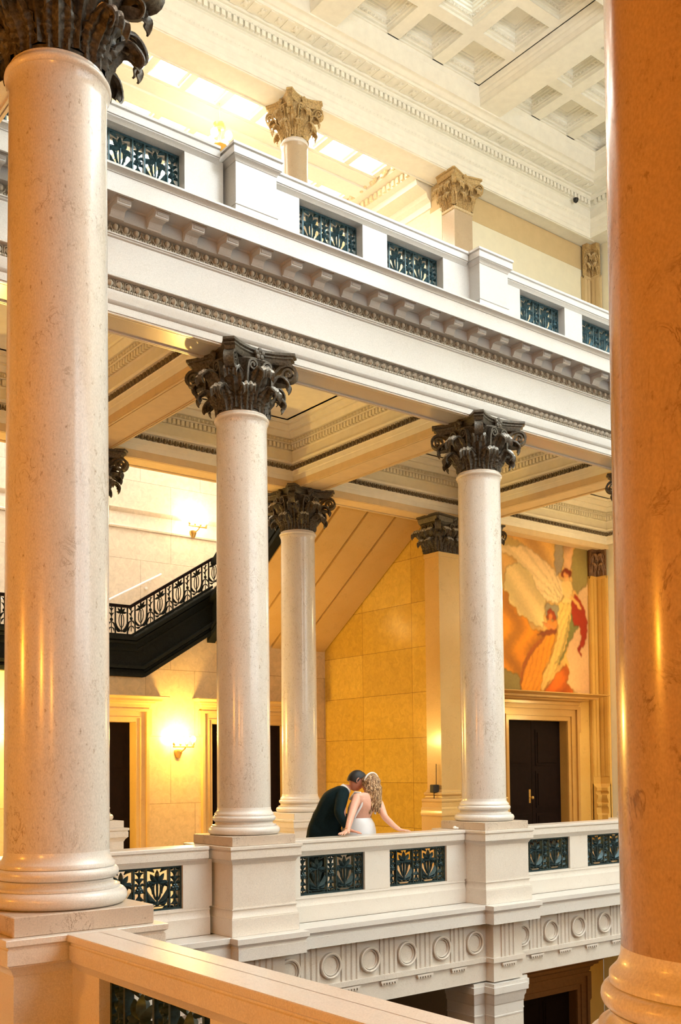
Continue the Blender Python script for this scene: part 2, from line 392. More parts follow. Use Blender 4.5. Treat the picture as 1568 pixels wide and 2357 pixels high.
for i,l in ((0,'upper parapet pedestal at the corner hidden by the huge left column'),(1,'white upper parapet pedestal above the left front column'),(2,'white upper parapet pedestal above the right front column'),(3,'upper parapet pedestal at the far right behind the near column')):
    pedestal(CX[i],YF,l,.244,.30,7.05,7.905,M['facade'],'upper_pedestal',back=.30)

# ------------------------------------------------------------------ cast iron grilles
def grille_mesh(W,H,mat,name):
    mb=MB(); b=.016; T=.014
    mb.box((-W/2,-T,-H/2),(W/2,T,-H/2+b*1.3)); mb.box((-W/2,-T,H/2-b*1.3),(W/2,T,H/2))
    mb.box((-W/2,-T,-H/2),(-W/2+b,T,H/2)); mb.box((W/2-b,-T,-H/2),(W/2,T,H/2))
    unit=W/2; sw=.125*W/.86; pw=(W-3*sw)/2
    xs=[-W/2+sw+i*(pw+sw) for i in (0,1)]
    def tb(p,r=.006,s=5): mb.tube([(x,0 if len(q)==0 else q[0],z) for x,z,*q in p],r,s)
    for x in xs:
        for e in (0,pw):
            mb.box((x+e-.008,-T,-H/2),(x+e+.008,T,H/2))
        c=x+pw/2
        # palmette: looped stem, crown of five leaves, drooping side leaves, seed
        mb.tube([(c+.040*math.sin(2*PI*k/20),0,-.02*H/.4+.085*H/.4*math.cos(2*PI*k/20)) for k in range(21)],.0065,6)
        mb.tube([(c,0,-.16*H/.4),(c,0,.06*H/.4)],[.008,.012],6)
        for k in range(5):
            a=R(90+(k-2)*42); L=(.085,.092,.10,.092,.085)[k]*H/.4
            mb.blade((c,0,.06*H/.4),(c+1.1*L*math.cos(a),0,.06*H/.4+1.1*L*math.sin(a)),.026,.022,bend=(k-2)*.08)
        for s in (-1,1):
            mb.blade((c+s*.012,0,-.13*H/.4),(c+s*pw*.45,0,-.01*H/.4),.031,.024,bend=-s*.18)
            mb.blade((c+s*.012,0,-.14*H/.4),(c+s*pw*.45,0,-.09*H/.4),.024,.02,bend=-s*.22)
            mb.blade((c+s*.03,0,.045*H/.4),(c+s*pw*.46,0,.01),.021,.018,bend=s*.2)
            mb.blade((c+s*.03,0,.15*H/.4),(c+s*pw*.45,0,.17*H/.4),.019,.016,bend=s*.2)
            mb.blade((c+s*.05,0,-.05*H/.4),(c+s*pw*.47,0,.05*H/.4),.016,.014,bend=s*.25); mb.blade((c,0,-.11*H/.4),(c+s*.028,0,.02*H/.4),.012,.012,bend=-s*.15); mb.ell((c+s*pw*.40,0,.055*H/.4),(.014,.014,.014),6,4); mb.blade((c+s*pw*.2,0,-.19*H/.4),(c+s*pw*.48,0,-.165*H/.4),.014,.014)
        mb.box((c-pw/2,-T*.8,-.165*H/.4),(c+pw/2,T*.8,-.157*H/.4)); mb.ell((c,0,-.145*H/.4),(.022,.02,.014),8,5)
    for i in range(3):
        c=-W/2+sw/2+i*(pw+sw)
        mb.ell((c,0,.0),(.026,.022,.026),10,6)
        for k in range(6):
            a=k*PI/3; mb.ell((c+.026*math.cos(a),0,.026*math.sin(a)),(.014,.016,.014),6,4)
        for s in (-1,1):
            mb.tube([(c,0,s*.03),(c,0,s*.19*H/.4)],[.012,.006],6)
            for t in (-1,1):
                mb.blade((c,0,s*.05),(c+t*.050,0,s*.10*H/.4),.020,.018,bend=t*s*.25)
                mb.blade((c,0,s*.10*H/.4),(c+t*.048,0,s*.155*H/.4),.019,.018,bend=t*s*.3)
                mb.blade((c+t*.008,0,s*.035),(c+t*.055,0,s*.035),.016,.018,bend=t*.3)
                mb.blade((c+t*.01,0,s*.185*H/.4),(c+t*.050,0,s*.165*H/.4),.015,.016)
            mb.ell((c,0,s*.125*H/.4),(.016,.016,.010),8,5)
    return mesh_of(mb,name,mat,40)
GR=grille_mesh(.86,.425,M['iron'],'iron_grille')
GRU=grille_mesh(.86,.425,plain('teal_cast_iron',(.035,.085,.105),.4,.3,.5,40,.2),'upper_iron_grille')

# ------------------------------------------------------------------ balustrades between the pedestals
def balustrade(xa,xb,y,z0,label,mat,wf,wb,cf,cb,opens,name='balustrade',H=.85,rot=0,origin=None,gm=None,lintel=.405,sill=.27):
    """run in local X from xa to xb. wf/wb wall faces, cf/cb cap faces (distance to front/back of y)"""
    o=thing(name,label,'balustrade',origin or ((xa+xb)/2,y,z0),rot); L=(xb-xa)/2; ox=(xa+xb)/2
    Lb=L-.027; Lc=L-.056
    b=MB(); b.box((-Lb,-wf-.012,0),(Lb,wb+.012,.165))
    b.sweep([(-.02,.165),(.012,.165),(.006,.185),(0,.215),(0,.235),(.006,.24),(.006,.252),(-.02,.252)],[(Lb,-wf),(-Lb,-wf)])
    b.sweep([(-.02,.165),(.012,.165),(.006,.185),(0,.215),(0,.252),(-.02,.252)],[(-Lb,wb),(Lb,wb)])
    b.box((-Lb,-wf+.003,.16),(Lb,wb-.003,sill)); build(b,'base_course',mat,o,30)
    ed=[-L]+[e-ox for q in opens for e in q]+[L]
    for i in range(0,len(ed),2):
        if ed[i+1]-ed[i]>.01:
            p=MB(); p.box((ed[i],-wf,sill),(ed[i+1],wb,H-.13)); build(p,'pier_block',mat,o,0)
    c=MB(); 
    c.sweep([(-.02,H-.17),(.002,H-.17),(.010,H-.155),(.022,H-.138),(.030,H-.128),(.030,H-.118),(.040,H-.115),(.040,H-.052),(.034,H-.048),(.034,H-.040),(.046,H-.033),(.050,H-.030),(.050,H-.004),(.047,H),(-.05,H)],[(Lc,-wf),(-Lc,-wf)])
    c.sweep([(-.02,H-.17),(.002,H-.17),(.022,H-.138),(.030,H-.118),(.040,H-.115),(.040,H-.052),(.034,H-.040),(.050,H-.030),(.050,H-.004),(.047,H),(-.05,H)],[(-Lc,wb),(Lc,wb)])
    c.box((-Lc,-wf+.001,H-.165),(Lc,wb-.001,H-.001)); build(c,'cap_rail',mat,o,30)
    for a,e in opens:
        use(gm or GR,'iron_grille',o,((a+e)/2-ox,.0,(sill+H-.17)/2),(0,0,0),((e-a)/.86,1.6,(H-.17-sill)/.425))
    return o
SP=3.42
def opens(x): return [(x+.652,x+1.513),(x+1.870,x+2.738)]
def lowrun(i,label):
    x=CX[i]; balustrade(x+.365,x+SP-.365 if i<3 else XE,YF,.135,label,M['marble'],.05,.15,0,0,opens(x))
lowrun(0,'parapet run with dark iron grille between the huge left column and the left pedestal')
lowrun(1,'parapet run with two iron grilles that the couple lean on')
lowrun(2,'parapet run with iron grilles right of the right front column')
def uprun(i,label):
    x=CX[i]; balustrade(x+.244,x+SP-.244 if i<3 else XE,YF,7.05,label,M['facade'],.13,.13,0,0,opens(x) if i<3 else [opens(x)[0],opens(x)[1]],'upper_balustrade',gm=GRU,H=.855)
uprun(0,'white upper parapet run at the left with a blue-green grille'); uprun(1,'white upper parapet run with two grilles in the middle'); uprun(2,'white upper parapet run with two grilles at the right'); uprun(3,'white upper parapet run behind the near right column')
lowrun(3,'parapet run at the far right end, hidden behind the near right column')
# near rail: from the left near column towards the right near column (runs along Y)
o=balustrade(-(NY-NR)/2+.35,(NY-NR)/2-.35,0,.10,'wide near parapet rail crossing the bottom of the picture',M['marble'],.075,.075,0,0,[(-1.22,-.26),(.26,1.22)],'near_balustrade',H=.867,rot=-PI/2,origin=(NX+.005,(NY+NR)/2,.10))
# ------------------------------------------------------------------ repeated carved mouldings
def along(mb,unit,A,B,out,step):
    """place copies of unit (local x along, +y outwards, z up) from A to B (x,y,z); out is the outward direction in plan"""
    A=Vector(A); B=Vector(B); L=(B-A).length; n=max(1,int(round(L/step))); d=(B-A)/L; o=Vector((out[0],out[1],0)).normalized()
    for i in range(n):
        p=A+d*(L*(i+.5)/n)
        mb.put(unit,Matrix(((d.x,o.x,0,p.x),(d.y,o.y,0,p.y),(0,0,1,p.z),(0,0,0,1))))
def egg_unit(w,h,d):      # egg in its cup, dart beside it
    u=MB(); u.ell((0,d*.35,-h*.02),(w*.24,d*.65,h*.42),8,6)
    u.tube([(w*.40*math.cos(a),d*.45,-h*.02+h*.5*math.sin(a)) for a in [PI*.98+i*PI*1.04/8 for i in range(9)]],w*.055,4)
    u.blade((w*.5,d*.3,h*.45),(w*.5,d*.3,-h*.5),w*.06,d*.4,(0,1,0)); return u
def dart_unit(w,h,d):     # upright water leaf with dart
    u=MB(); u.blade((0,d*.3,-h*.52),(0,d*.3,h*.5),w*.34,d*.7,(0,1,0))
    u.tube([(-w*.42,d*.3,-h*.4),(-w*.40,d*.4,h*.35),(-w*.15,d*.45,h*.48)],w*.05,4); u.tube([(w*.42,d*.3,-h*.4),(w*.40,d*.4,h*.35),(w*.15,d*.45,h*.48)],w*.05,4); return u
def bead_unit(r,gap):
    u=MB(); u.ell((0,0,0),(r*1.25,r,r),6,5); u.box((gap*.5-r*.25,-r*.5,-r*.8),(gap*.5+r*.25,r*.8,r*.8)); return u

# ------------------------------------------------------------------ front entablature above the columns
FY=8.485
def fx(prof,xa=16.15,xb=1.2,y=FY): 
    m=MB(); m.sweep(prof,[(xa,y),(xb,y)]); return m
ent=struct(build(fx([(-.43,5.90),(0,5.90),(0,5.968),(.004,5.970),(.012,5.980),(.022,5.996),(.024,6.004),(.024,6.095),(-.01,6.095),(-.01,6.20),(.052,6.205),(.056,6.21),(.056,6.222),(.045,6.228),(.030,6.240),(.020,6.246),(.020,6.578),(.028,6.582),(.034,6.59),(.034,6.600),(.046,6.604),(.046,6.615),(.005,6.615),(.005,6.725),(.075,6.728),(.075,6.735),(.06,6.738),(.06,6.848),(.075,6.852),(.085,6.862),(.290,6.862),(.290,6.832),(.315,6.830),(.315,7.000),(.322,7.002),(.325,7.012),(.345,7.034),(.365,7.042),(.365,7.062),(-.43,7.062)]),'trim_1',M['facade'],None,30),
  'white marble entablature beam running across the hall under the upper parapet','beam')
m=MB(); along(m,bead_unit(.0135,.042),(14.6,FY-.012,6.112),(2.1,FY-.012,6.112),(0,-1),.042)
along(m,dart_unit(.093,.068,.045),(14.6,FY+.005,6.163),(2.1,FY+.005,6.163),(0,-1),.093)
build(m,'leaf_and_bead_moulding',M['stonerelief'],ent,30)
m=MB(); along(m,bead_unit(.0165,.052),(14.6,FY-.012,6.632),(2.1,FY-.012,6.632),(0,-1),.052)
along(m,egg_unit(.106,.076,.055),(14.6,FY+.005,6.686),(2.1,FY+.005,6.686),(0,-1),.106)
build(m,'egg_and_dart_moulding',M['stonerelief'],ent,30)
m=MB(); m.box((2.1,FY-.011,6.619),(14.6,FY-.004,6.724)); m.box((2.1,FY+.001,6.096),(14.6,FY+.011,6.199)); build(m,'dark_groove',M['darkrelief'],ent,0)  # dark brown strips set behind the eggs, leaves and beads
# scroll brackets
mo=MB(); w=.068
prof=[(.06,6.738),(.085,6.740),(.10,6.752),(.108,6.772),(.12,6.79),(.15,6.797),(.19,6.795),(.205,6.790),(.225,6.783),(.238,6.79),(.245,6.81),(.245,6.862),(.06,6.862)]
mo.loft([[(x,-y,z) for y,z in prof] for x in (-w,w)],True,True)
mo.box((-w-.012,-.262,6.835),(w+.012,-.06,6.862)); mo.box((-w*.8,-.252,6.80),(w*.8,-.24,6.83)); mo.box((-w-.006,-.09,6.728),(w+.006,-.06,6.742))
MO=mesh_of(mo,'modillion',M['facade'],30)
k=-9
while True:
    x=CX[1]+k*.38; k+=1
    if x>14.4: break
    use(MO,'modillion',ent,(x,FY,0))
# mouldings on the underside of the beam
m=MB(); 
for y0,y1 in ((8.497,8.525),(8.535,8.55),(8.86,8.875),(8.885,8.905)): m.box((1.2,y0,5.885),(16.1,y1,5.905))
build(m,'soffit_fillet',M['white'],ent,0)

# near entablature over the near columns (only its underside and edge are seen, top left)
m=MB(); m.sweep([(-.43,5.90),(0,5.90),(0,5.968),(.022,5.996),(.024,6.004),(.024,6.10),(.05,6.15),(.056,6.222),(.020,6.246),(.020,6.578),(.046,6.604),(.06,6.738),(.06,6.848),(.290,6.862),(.315,6.830),(.315,7.000),(.365,7.042),(.365,7.062),(-.43,7.062)],[(NX+.215,8.485),(NX+.215,-5)])
for x0,x1 in ((NX-.215,NX-.19),(NX-.18,NX-.165),(NX+.165,NX+.18),(NX+.19,NX+.21)): m.box((x0,-5,5.885),(x1,8.5,5.905))
struct(build(m,'trim_2',M['marble'],None,30),'cream beam over the huge left column, seen from below at the upper left edge','beam')

# ------------------------------------------------------------------ floor edge: cornice slab, disc frieze, architrave
def jog(yr,yp,hw,xa=16.15,xb=1.2,cs=(3,2,1)):
    P=[(xa,yr)]
    for i in cs: P+=[(CX[i]+hw,yr),(CX[i]+hw,yp),(CX[i]-hw,yp),(CX[i]-hw,yr)]
    return P+[(xb,yr)]
m=MB(); m.sweep([(-.30,.135),(-.003,.135),(0,.132),(0,.082),(-.010,.078),(-.016,.066),(-.030,.050),(-.032,.036),(-.020,.033),(-.020,-.077),(-.32,-.077)],jog(8.30,8.17,.415))
m.box((1.2,8.42,-.077),(16.15,8.62,.134)); 
for i in (1,2,3): m.box((CX[i]-.39,8.2,-.05),(CX[i]+.39,8.5,.1345))
struct(build(m,'trim_3',M['white'],None,30),'white stone ledge under the lower parapet','ledge')
fr=MB(); fr.sweep([(-.25,-.06),(0,-.06),(0,-.488),(.030,-.492),(.030,-.545),(0,-.548),(0,-.767),(-.25,-.767)],jog(8.47,8.35,.242))
fr.box((1.2,8.6,-.767),(16.15,8.95,-.06))
fr=struct(build(fr,'trim_4',M['marble'],None,30),'stone frieze with carved discs and grooved blocks below the ledge','frieze')
tg=MB(); W=.235
for a,b in ((0,.03),(.065,.105),(.135,.175),(.205,.235)):
    tg.box((a,-.016,-.49),(b,.01,-.10))
tg.box((0,-.018,-.105),(W,.01,-.06))
for a in (.03,.105,.175): tg.prism([(a,-.016),(a+.017,.004),(a+.035,-.016),(a+.035,.012),(a,.012)],-.49,-.105)
TG=mesh_of(tg,'grooved_block',M['marble'],0)
gt=MB(); gt.box((0,-.030,-.578),(W,.01,-.556))
for i in range(6): gt.box((.012+i*.038,-.028,-.600),(.030+i*.038,.005,-.578))
GT=mesh_of(gt,'drop_band',M['marble'],0)
dc=MB(); N=48
def ringp(r0,r1,y0,y1,mb):
    mb.loft([[(r*math.cos(2*PI*k/N),y,r*math.sin(2*PI*k/N)) for k in range(N)] for r,y in ((r0,y0),(r0,y1),((r0+r1)/2,y1-.006),(r1,y1),(r1,y0))],True,False)
ringp(.134,.110,.005,-.036,dc); ringp(.103,.092,.005,-.020,dc); dc.loft([[(.092*math.cos(2*PI*k/N),-.002,.092*math.sin(2*PI*k/N)) for k in range(N)],[(.001*math.cos(2*PI*k/N),-.008,.001*math.sin(2*PI*k/N)) for k in range(N)]],True,False)
DC=mesh_of(dc,'carved_disc',M['marble'],40)
for i in (0,1,2,3):
    a=CX[i]+.507; 
    if i==0: a=CX[1]-.79-.523*5
    n=5 if i else 6
    for k in range(-1,n):
        x0=a+k*.523
        if k>=0:
            use(TG,'grooved_block',fr,(x0,8.47,0)); use(GT,'drop_band',fr,(x0,8.47,0))
        if i==0 or k<n: use(DC,'carved_disc',fr,(x0+.377,8.47,-.305))
for i in (1,2,3):
    use(TG,'grooved_block',fr,(CX[i]-.1175,8.35,0)); use(GT,'drop_band',fr,(CX[i]-.1175,8.35,0))
# piers of the storey below
for i,l in ((1,'stone pier below the left pedestal'),(2,'stone pier with moulded cap at the bottom of the picture'),(3,'stone pier below the far right pedestal')):
    x=CX[i]; o=thing('ground_pier',l,'pier',(x,YF,-4.4))
    m=MB(); m.box((-.240,-.348,0),(.240,-.2,3.60)); m.box((-.418,-.198,0),(.418,.248,3.60)); build(m,'pier_shaft',M['marble'],o,0)
    m=MB(); m.sweep([(-.05,3.22),(.004,3.225),(.004,3.24),(0,3.245),(0,3.36),(.012,3.38),(.014,3.42),(.028,3.45),(.032,3.49),(.050,3.50),(.050,3.575),(.036,3.578),(.034,3.615),(0,3.618),(-.1,3.618)],[(.42,.25),(.42,-.20),(.242,-.20),(.242,-.35),(-.242,-.35),(-.242,-.20),(-.42,-.20),(-.42,.25)])
    build(m,'pier_cap',M['white'],o,30)

# ------------------------------------------------------------------ aisle ceiling: cross beams, long beam, plaster bays
def soffit_strips(m,ax,c,hw,a,b,z=5.90):
    for s in (-1,1):
        for e0,e1 in ((.008,.032),(.045,.058)):
            q0,q1=sorted((c+s*(hw-e0),c+s*(hw-e1)))
            if ax=='x': m.box((q0,a,z-.014),(q1,b,z+.01))
            else: m.box((a,q0,z-.014),(b,q1,z+.01))
n=5
for i in range(4):
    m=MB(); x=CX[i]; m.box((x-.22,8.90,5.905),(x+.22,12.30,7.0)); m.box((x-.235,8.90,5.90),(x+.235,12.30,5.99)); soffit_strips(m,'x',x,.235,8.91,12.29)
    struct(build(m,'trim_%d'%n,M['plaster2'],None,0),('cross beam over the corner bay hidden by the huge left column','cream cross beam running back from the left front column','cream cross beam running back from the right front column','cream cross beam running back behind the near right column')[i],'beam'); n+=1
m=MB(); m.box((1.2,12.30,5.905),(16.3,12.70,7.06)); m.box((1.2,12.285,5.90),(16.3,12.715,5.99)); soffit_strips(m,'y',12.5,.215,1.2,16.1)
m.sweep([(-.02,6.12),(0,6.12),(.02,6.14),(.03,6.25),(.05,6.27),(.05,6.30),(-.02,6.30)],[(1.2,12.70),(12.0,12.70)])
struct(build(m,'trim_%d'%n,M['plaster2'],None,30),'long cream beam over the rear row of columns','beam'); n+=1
bays=[(CX[0]+.235,CX[1]-.235),(CX[1]+.235,CX[2]-.235),(CX[2]+.235,CX[3]-.235),(CX[3]+.235,XE)]
names=['plaster ceiling bay at the left, nearest the stair','plaster ceiling bay between the two front columns','plaster ceiling bay right of the right front column','plaster ceiling bay in front of the painting']
for k,(xa,xb) in enumerate(bays):
    ya,yb=8.92,12.285; loop=[(xa,ya),(xb,ya),(xb,yb),(xa,yb)]
    m=MB(); m.sweep([(-.03,5.985),(.006,5.985),(.010,6.0),(.010,6.058),(.018,6.066),(.022,6.125),(.030,6.135),(.012,6.137),(.012,6.225),(.045,6.228),(.050,6.245),(.060,6.250),(.060,6.262),(.030,6.275),(.028,6.40),(.04,6.42),(.04,6.425),(.028,6.427),(.028,6.505),(.085,6.508),(.09,6.515),(.075,6.52),(.075,6.578),(.105,6.582),(.12,6.60),(.145,6.635),(.16,6.645),(.16,6.665),(.19,6.67),(.21,6.70),(.225,6.72),(.24,6.725),(.24,6.74),(.26,6.745),(.28,6.765),(.34,6.765)],loop,True)
    m.box((xa+.3,ya+.3,6.765),(xb-.3,yb-.3,6.80)); 
    o=struct(build(m,'ceiling' if k==0 else 'ceiling_%d'%(k+1),M['plaster'],None,30),names[k],'ceiling')
    sides=[((xa,ya),(xb,ya),(0,1)),((xb,ya),(xb,yb),(-1,0)),((xb,yb),(xa,yb),(0,-1)),((xa,yb),(xa,ya),(1,0))]
    dt=MB(); du=MB(); du.box((-.021,0,-.034),(.021,.05,.034)); eg=MB(); eu=egg_unit(.07,.05,.03); lf=MB(); lu=egg_unit(.085,.08,.04)
    for a,b,nn in sides[1:]:
        def P(q,e,z): return (q[0]+nn[0]*e,q[1]+nn[1]*e,z)
        along(dt,du,P(a,.024,6.467),P(b,.024,6.467),nn,.069); along(eg,eu,P(a,.072,6.55),P(b,.072,6.55),nn,.07); along(lf,lu,P(a,.010,6.180),P(b,.010,6.180),nn,.085)
    build(dt,'dentil_course',M['plaster'],o,0); build(eg,'egg_moulding',M['plaster'],o,30); build(lf,'dark_relief_band',M['darkrelief'],o,30)
# ------------------------------------------------------------------ shell: floors, walls
def slab(name,a,b,mat,label,cat='wall',sm=0):
    m=MB(); m.box(a,b); return struct(build(m,name,mat,None,sm),label,cat)
slab('floor',(1.2,8.60,-.05),(16.2,12.30,.12),M['floor'],'polished stone floor of the aisle behind the parapet','floor')
slab('floor_2',(-3.5,-6,-.10),(1.9,17.4,.10),M['floor'],'polished stone floor where the photographer stands','floor')
slab('floor_3',(1.9,12.30,-.06),(11.9,17.4,.12),M['floor'],'stone floor in front of the two stair doors','floor')
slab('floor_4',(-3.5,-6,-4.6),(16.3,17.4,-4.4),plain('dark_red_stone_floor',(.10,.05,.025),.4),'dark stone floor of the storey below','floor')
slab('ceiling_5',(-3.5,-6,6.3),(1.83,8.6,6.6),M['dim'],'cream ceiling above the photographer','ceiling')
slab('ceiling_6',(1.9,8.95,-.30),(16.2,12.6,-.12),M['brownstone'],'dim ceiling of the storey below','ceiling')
slab('wall_left_2',(-3.7,-6,6.9),(-3.5,17.6,13.2),M['dim'],'golden upper wall on the photographer side','wall')
slab('wall_left',(-3.7,-6,-4.5),(-3.5,17.6,6.9),M['dim'],'golden marble wall behind the photographer','wall')
slab('wall_front',(-3.5,-6.2,-4.5),(16.4,-6,13.2),M['dim'],'golden wall closing the hall behind the camera','wall')
slab('wall_right',(16.22,-6,-4.5),(16.42,12.6,13.2),M['upper'],'pale end wall of the hall at the far right','wall')
slab('floor_5',(1.2,8.92,6.85),(16.2,12.3,7.04),M['floor'],'floor of the upper gallery','floor')
slab('floor_6',(-3.5,-6,6.7),(1.84,8.6,7.04),M['floor'],'floor of the upper gallery over the camera','floor')
# wall with the two doors below the stair (openings cut by building it from pieces)
D=15.70
m=MB(); 
m.box((1.9,D,.1),(6.27,D+.4,3.3)); m.box((7.887,D,.1),(9.364,D+.4,3.3)); m.box((10.98,D,.1),(11.9,D+.4,3.3)); m.box((6.27,D,2.538),(7.887,D+.4,3.3)); m.box((9.364,D,2.538),(10.98,D+.4,3.3))
m.prism_y([(8.02,3.3),(11.9,3.3),(11.9,4.95),(10.65,4.95)],D,D+.1)
struct(build(m,'wall_back',M['backwall'],None,0),'golden marble wall with two dark doors under the stair','wall')
slab('wall_back_2',(-3.5,17.5,-.1),(12.2,17.7,13.2),M['stairwall'],'pale marble wall above the stair','wall')
m=MB(); m.sweep([(-.02,6.26),(.03,6.27),(.035,6.30),(.02,6.33),(.02,6.56),(.05,6.60),(.06,6.64),(-.02,6.66)],[(11.9,17.5),(-3,17.5)]); struct(build(m,'trim_20',M['stairwall'],None,30),'flat moulded band on the wall above the stair','moulding')
slab('wall_middle',(11.9,12.60,.1),(12.2,15.78,7.0),M['midwall'],'polished golden slab wall beside the couple','wall')
m=MB(); m.box((12.96,12.6,-.02),(13.65,12.9,7.0)); m.box((15.27,12.6,-.02),(16.21,12.9,7.0)); m.box((13.65,12.6,2.575),(15.27,12.9,7.0))
m.box((13.5,12.91,-.02),(15.4,12.95,3)); m.box((12.96,12.6,-4.4),(13.70,12.9,-.02)); m.box((15.40,12.6,-4.4),(16.21,12.9,-.02)); m.box((13.70,12.6,-2.46),(15.40,12.9,-.02))
struct(build(m,'wall_back_3',M['amber'],None,0),'golden marble wall that carries the painting and right door','wall')
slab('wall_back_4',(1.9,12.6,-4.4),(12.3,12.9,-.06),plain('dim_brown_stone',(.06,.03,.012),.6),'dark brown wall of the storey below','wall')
# upper level walls
m=MB(); m.box((12.19,12.6,7.0),(16.21,12.9,11.46)); o=struct(build(m,'wall_back_5',M['upper'],None,0),'pale yellow wall of the upper storey at the right','wall')
m=MB(); m.box((12.19,12.595,11.46),(16.21,12.9,11.92)); build(m,'painted_band',M['uband'],o,0)
slab('wall_stair_right',(12.2,12.9,6.9),(12.4,17.6,13.2),plain('warm_cream_paint',(.84,.72,.50),.8),'cream side wall of the skylit stair hall','wall')
slab('floor_7',(11.85,12.7,6.9),(12.3,17.5,7.04),M['floor'],'landing strip above the golden slab wall','floor')

# ------------------------------------------------------------------ upper entablature and coffered ceiling
UX,UY=15.86,12.29
m=MB(); prof=[(-.54,11.93),(0,11.93),(0,12.00),(.012,12.012),(.012,12.09),(.028,12.105),(.028,12.19),(.05,12.21),(.07,12.235),(.075,12.26),(.04,12.262),(.035,12.44),(.06,12.455),(.06,12.462),(.10,12.465),(.10,12.56),(.14,12.565),(.175,12.60),(.175,12.612),(.21,12.615),(.21,12.655),(.46,12.655),(.46,12.70),(.49,12.705),(.53,12.74),(.56,12.752),(.60,12.755),(.60,12.78),(.66,13.06),(-.54,13.06)]
m.sweep(prof,[(UX,-5.9),(UX,UY),(1.2,UY)])
for y0,y1 in ((UY+.02,UY+.05),(UY+.49,UY+.52)): m.box((1.2,y0,11.915),(16,y1,11.94))
ue=struct(build(m,'trim_21',M['plaster'],None,30),'cream plaster cornice under the coffered ceiling','cornice')
u=MB(); u.box((-.030,0,-.040),(.030,.055,.040)); dm=MB(); along(dm,u,(15.7,UY-.095,12.512),(4.5,UY-.095,12.512),(0,-1),.098); along(dm,u,(UX-.095,UY-.2,12.512),(UX-.095,9,12.512),(-1,0),.098)
build(dm,'dentil_course',M['plaster'],ue,0)
dm=MB(); u=egg_unit(.075,.055,.03); along(dm,u,(15.7,UY-.13,12.590),(4.5,UY-.13,12.590),(0,-1),.075); along(dm,u,(15.8,UY-.04,12.235),(4.5,UY-.04,12.235),(0,-1),.075)
build(dm,'egg_moulding',M['plaster'],ue,30)
rb=MB(); rb.box((-.06,.0,.012),(.06,.22,.03))
rb.ell((.146,.11,.014),(.04,.05,.012),8,5)
for k in range(4): rb.ell((.146+.04*math.cos(k*PI/2+.8),.11+.06*math.sin(k*PI/2+.8),.018),(.022,.03,.010),6,4)
RB=mesh_of(rb,'rosette_block',M['plaster'],30)
x=15.5
while x>6.0: use(RB,'rosette_block',ue,(x,UY-.22,12.632),(0,0,PI)); x-=.2925
# ceiling beams and coffers
BX=[5.41,8.94,12.47,16.0]; hb=.24
def coffer_loop(m,x0,x1,y0,y1,z):
    x0+=.003;x1-=.003;y0+=.003;y1-=.003
    m.sweep([(0,z),(0,z+.045),(.035,z+.05),(.035,z+.075),(.06,z+.08),(.06,z+.088),(.085,z+.11),(.10,z+.115),(.10,z+.155),(.125,z+.16),(.13,z+.19),(.15,z+.195),(.15,z+.225),(.185,z+.23),(.19,z+.245),(.30,z+.246)],[(x0,y0),(x1,y0),(x1,y1),(x0,y1)],True)
PZ=13.05
pn=MB(); bead=MB(); bu=egg_unit(.075,.042,.035)
def panel(xa,xb,xs,ya,yb,ys):
    hx,hy=.36,.352
    # moulding round the panel
    pn.sweep([(-.01,12.80),(.02,12.86),(.02,12.90),(.05,12.94),(.05,12.97),(.075,12.99),(.085,13.02),(.10,PZ),(.12,PZ)],[(xa,ya),(xb,ya),(xb,yb),(xa,yb)],True)
    ex=[xa+.1]+[e for c in xs for e in (c-hx,c+hx)]+[xb-.1]; ey=[ya+.1]+[e for c in ys for e in (c-hy,c+hy)]+[yb-.1]
    for i in range(0,len(ex),2):
        if ex[i+1]-ex[i]>.01: pn.box((ex[i],ya+.1,PZ),(ex[i+1],yb-.1,PZ+.03))
    for i in range(0,len(ey),2):
        if ey[i+1]-ey[i]>.01: 
            for c in xs: pn.box((c-hx,ey[i],PZ),(c+hx,ey[i+1],PZ+.03))
    for c in xs:
        for d in ys:
            coffer_loop(pn,c-hx,c+hx,d-hy,d+hy,PZ); pn.box((c-.2,d-.2,PZ+.245),(c+.2,d+.2,PZ+.28))
            q=.062
            for a,b,nn in (((c-hx+q,d+hy-q),(c+hx-q,d+hy-q),(0,-1)),((c+hx-q,d-hy+q),(c+hx-q,d+hy-q),(-1,0)),((c-hx+q,d-hy+q),(c-hx+q,d+hy-q),(1,0))):
                along(bead,bu,(*a,PZ+.098),(*b,PZ+.098),nn,.075)
ys=[9.455,10.355,11.255]
for bx0,bx1 in ((5.41,8.94),(8.94,12.47)): 
    c=(bx0+bx1)/2; panel(bx0+hb,bx1-hb,[c-.948,c,c+.948],9.0,11.71,ys)
panel(12.47+hb,15.28,[13.055,13.995,14.93],9.0,11.71,ys)
for a,b in ((2.0,5.41-hb),): pn.box((a,9.0,PZ),(b,11.75,PZ+.03))
co=struct(build(pn,'ceiling_7',M['plaster'],None,30),'coffered plaster ceiling at the top of the picture','ceiling'); build(bead,'coffer_bead',M['plaster'],co,30)
bm_=MB()
for x in BX[:3]: bm_.box((x-hb,-5.9,12.78),(x+hb,11.72,13.2)); 
bm_.box((1.2,8.55,12.786),(16.2,9.0,13.19)); bm_.box((15.28,-5.9,12.783),(16.2,11.72,13.2)); bm_.box((1.2,11.69,12.79),(16.2,12.9,13.2))
build(bm_,'ceiling_beam',M['plaster'],co,0)
m=MB(); m.lathe([(.07,0),(.075,-.02),(.05,-.03)],(10.70,10.36,PZ+.245),20); q=build(m,'recessed_lamp',emis('cool_lamp',(.75,.95,1.),9.),None,30); tag(q,'small bluish round lamp set in a ceiling coffer at the top edge','lamp')
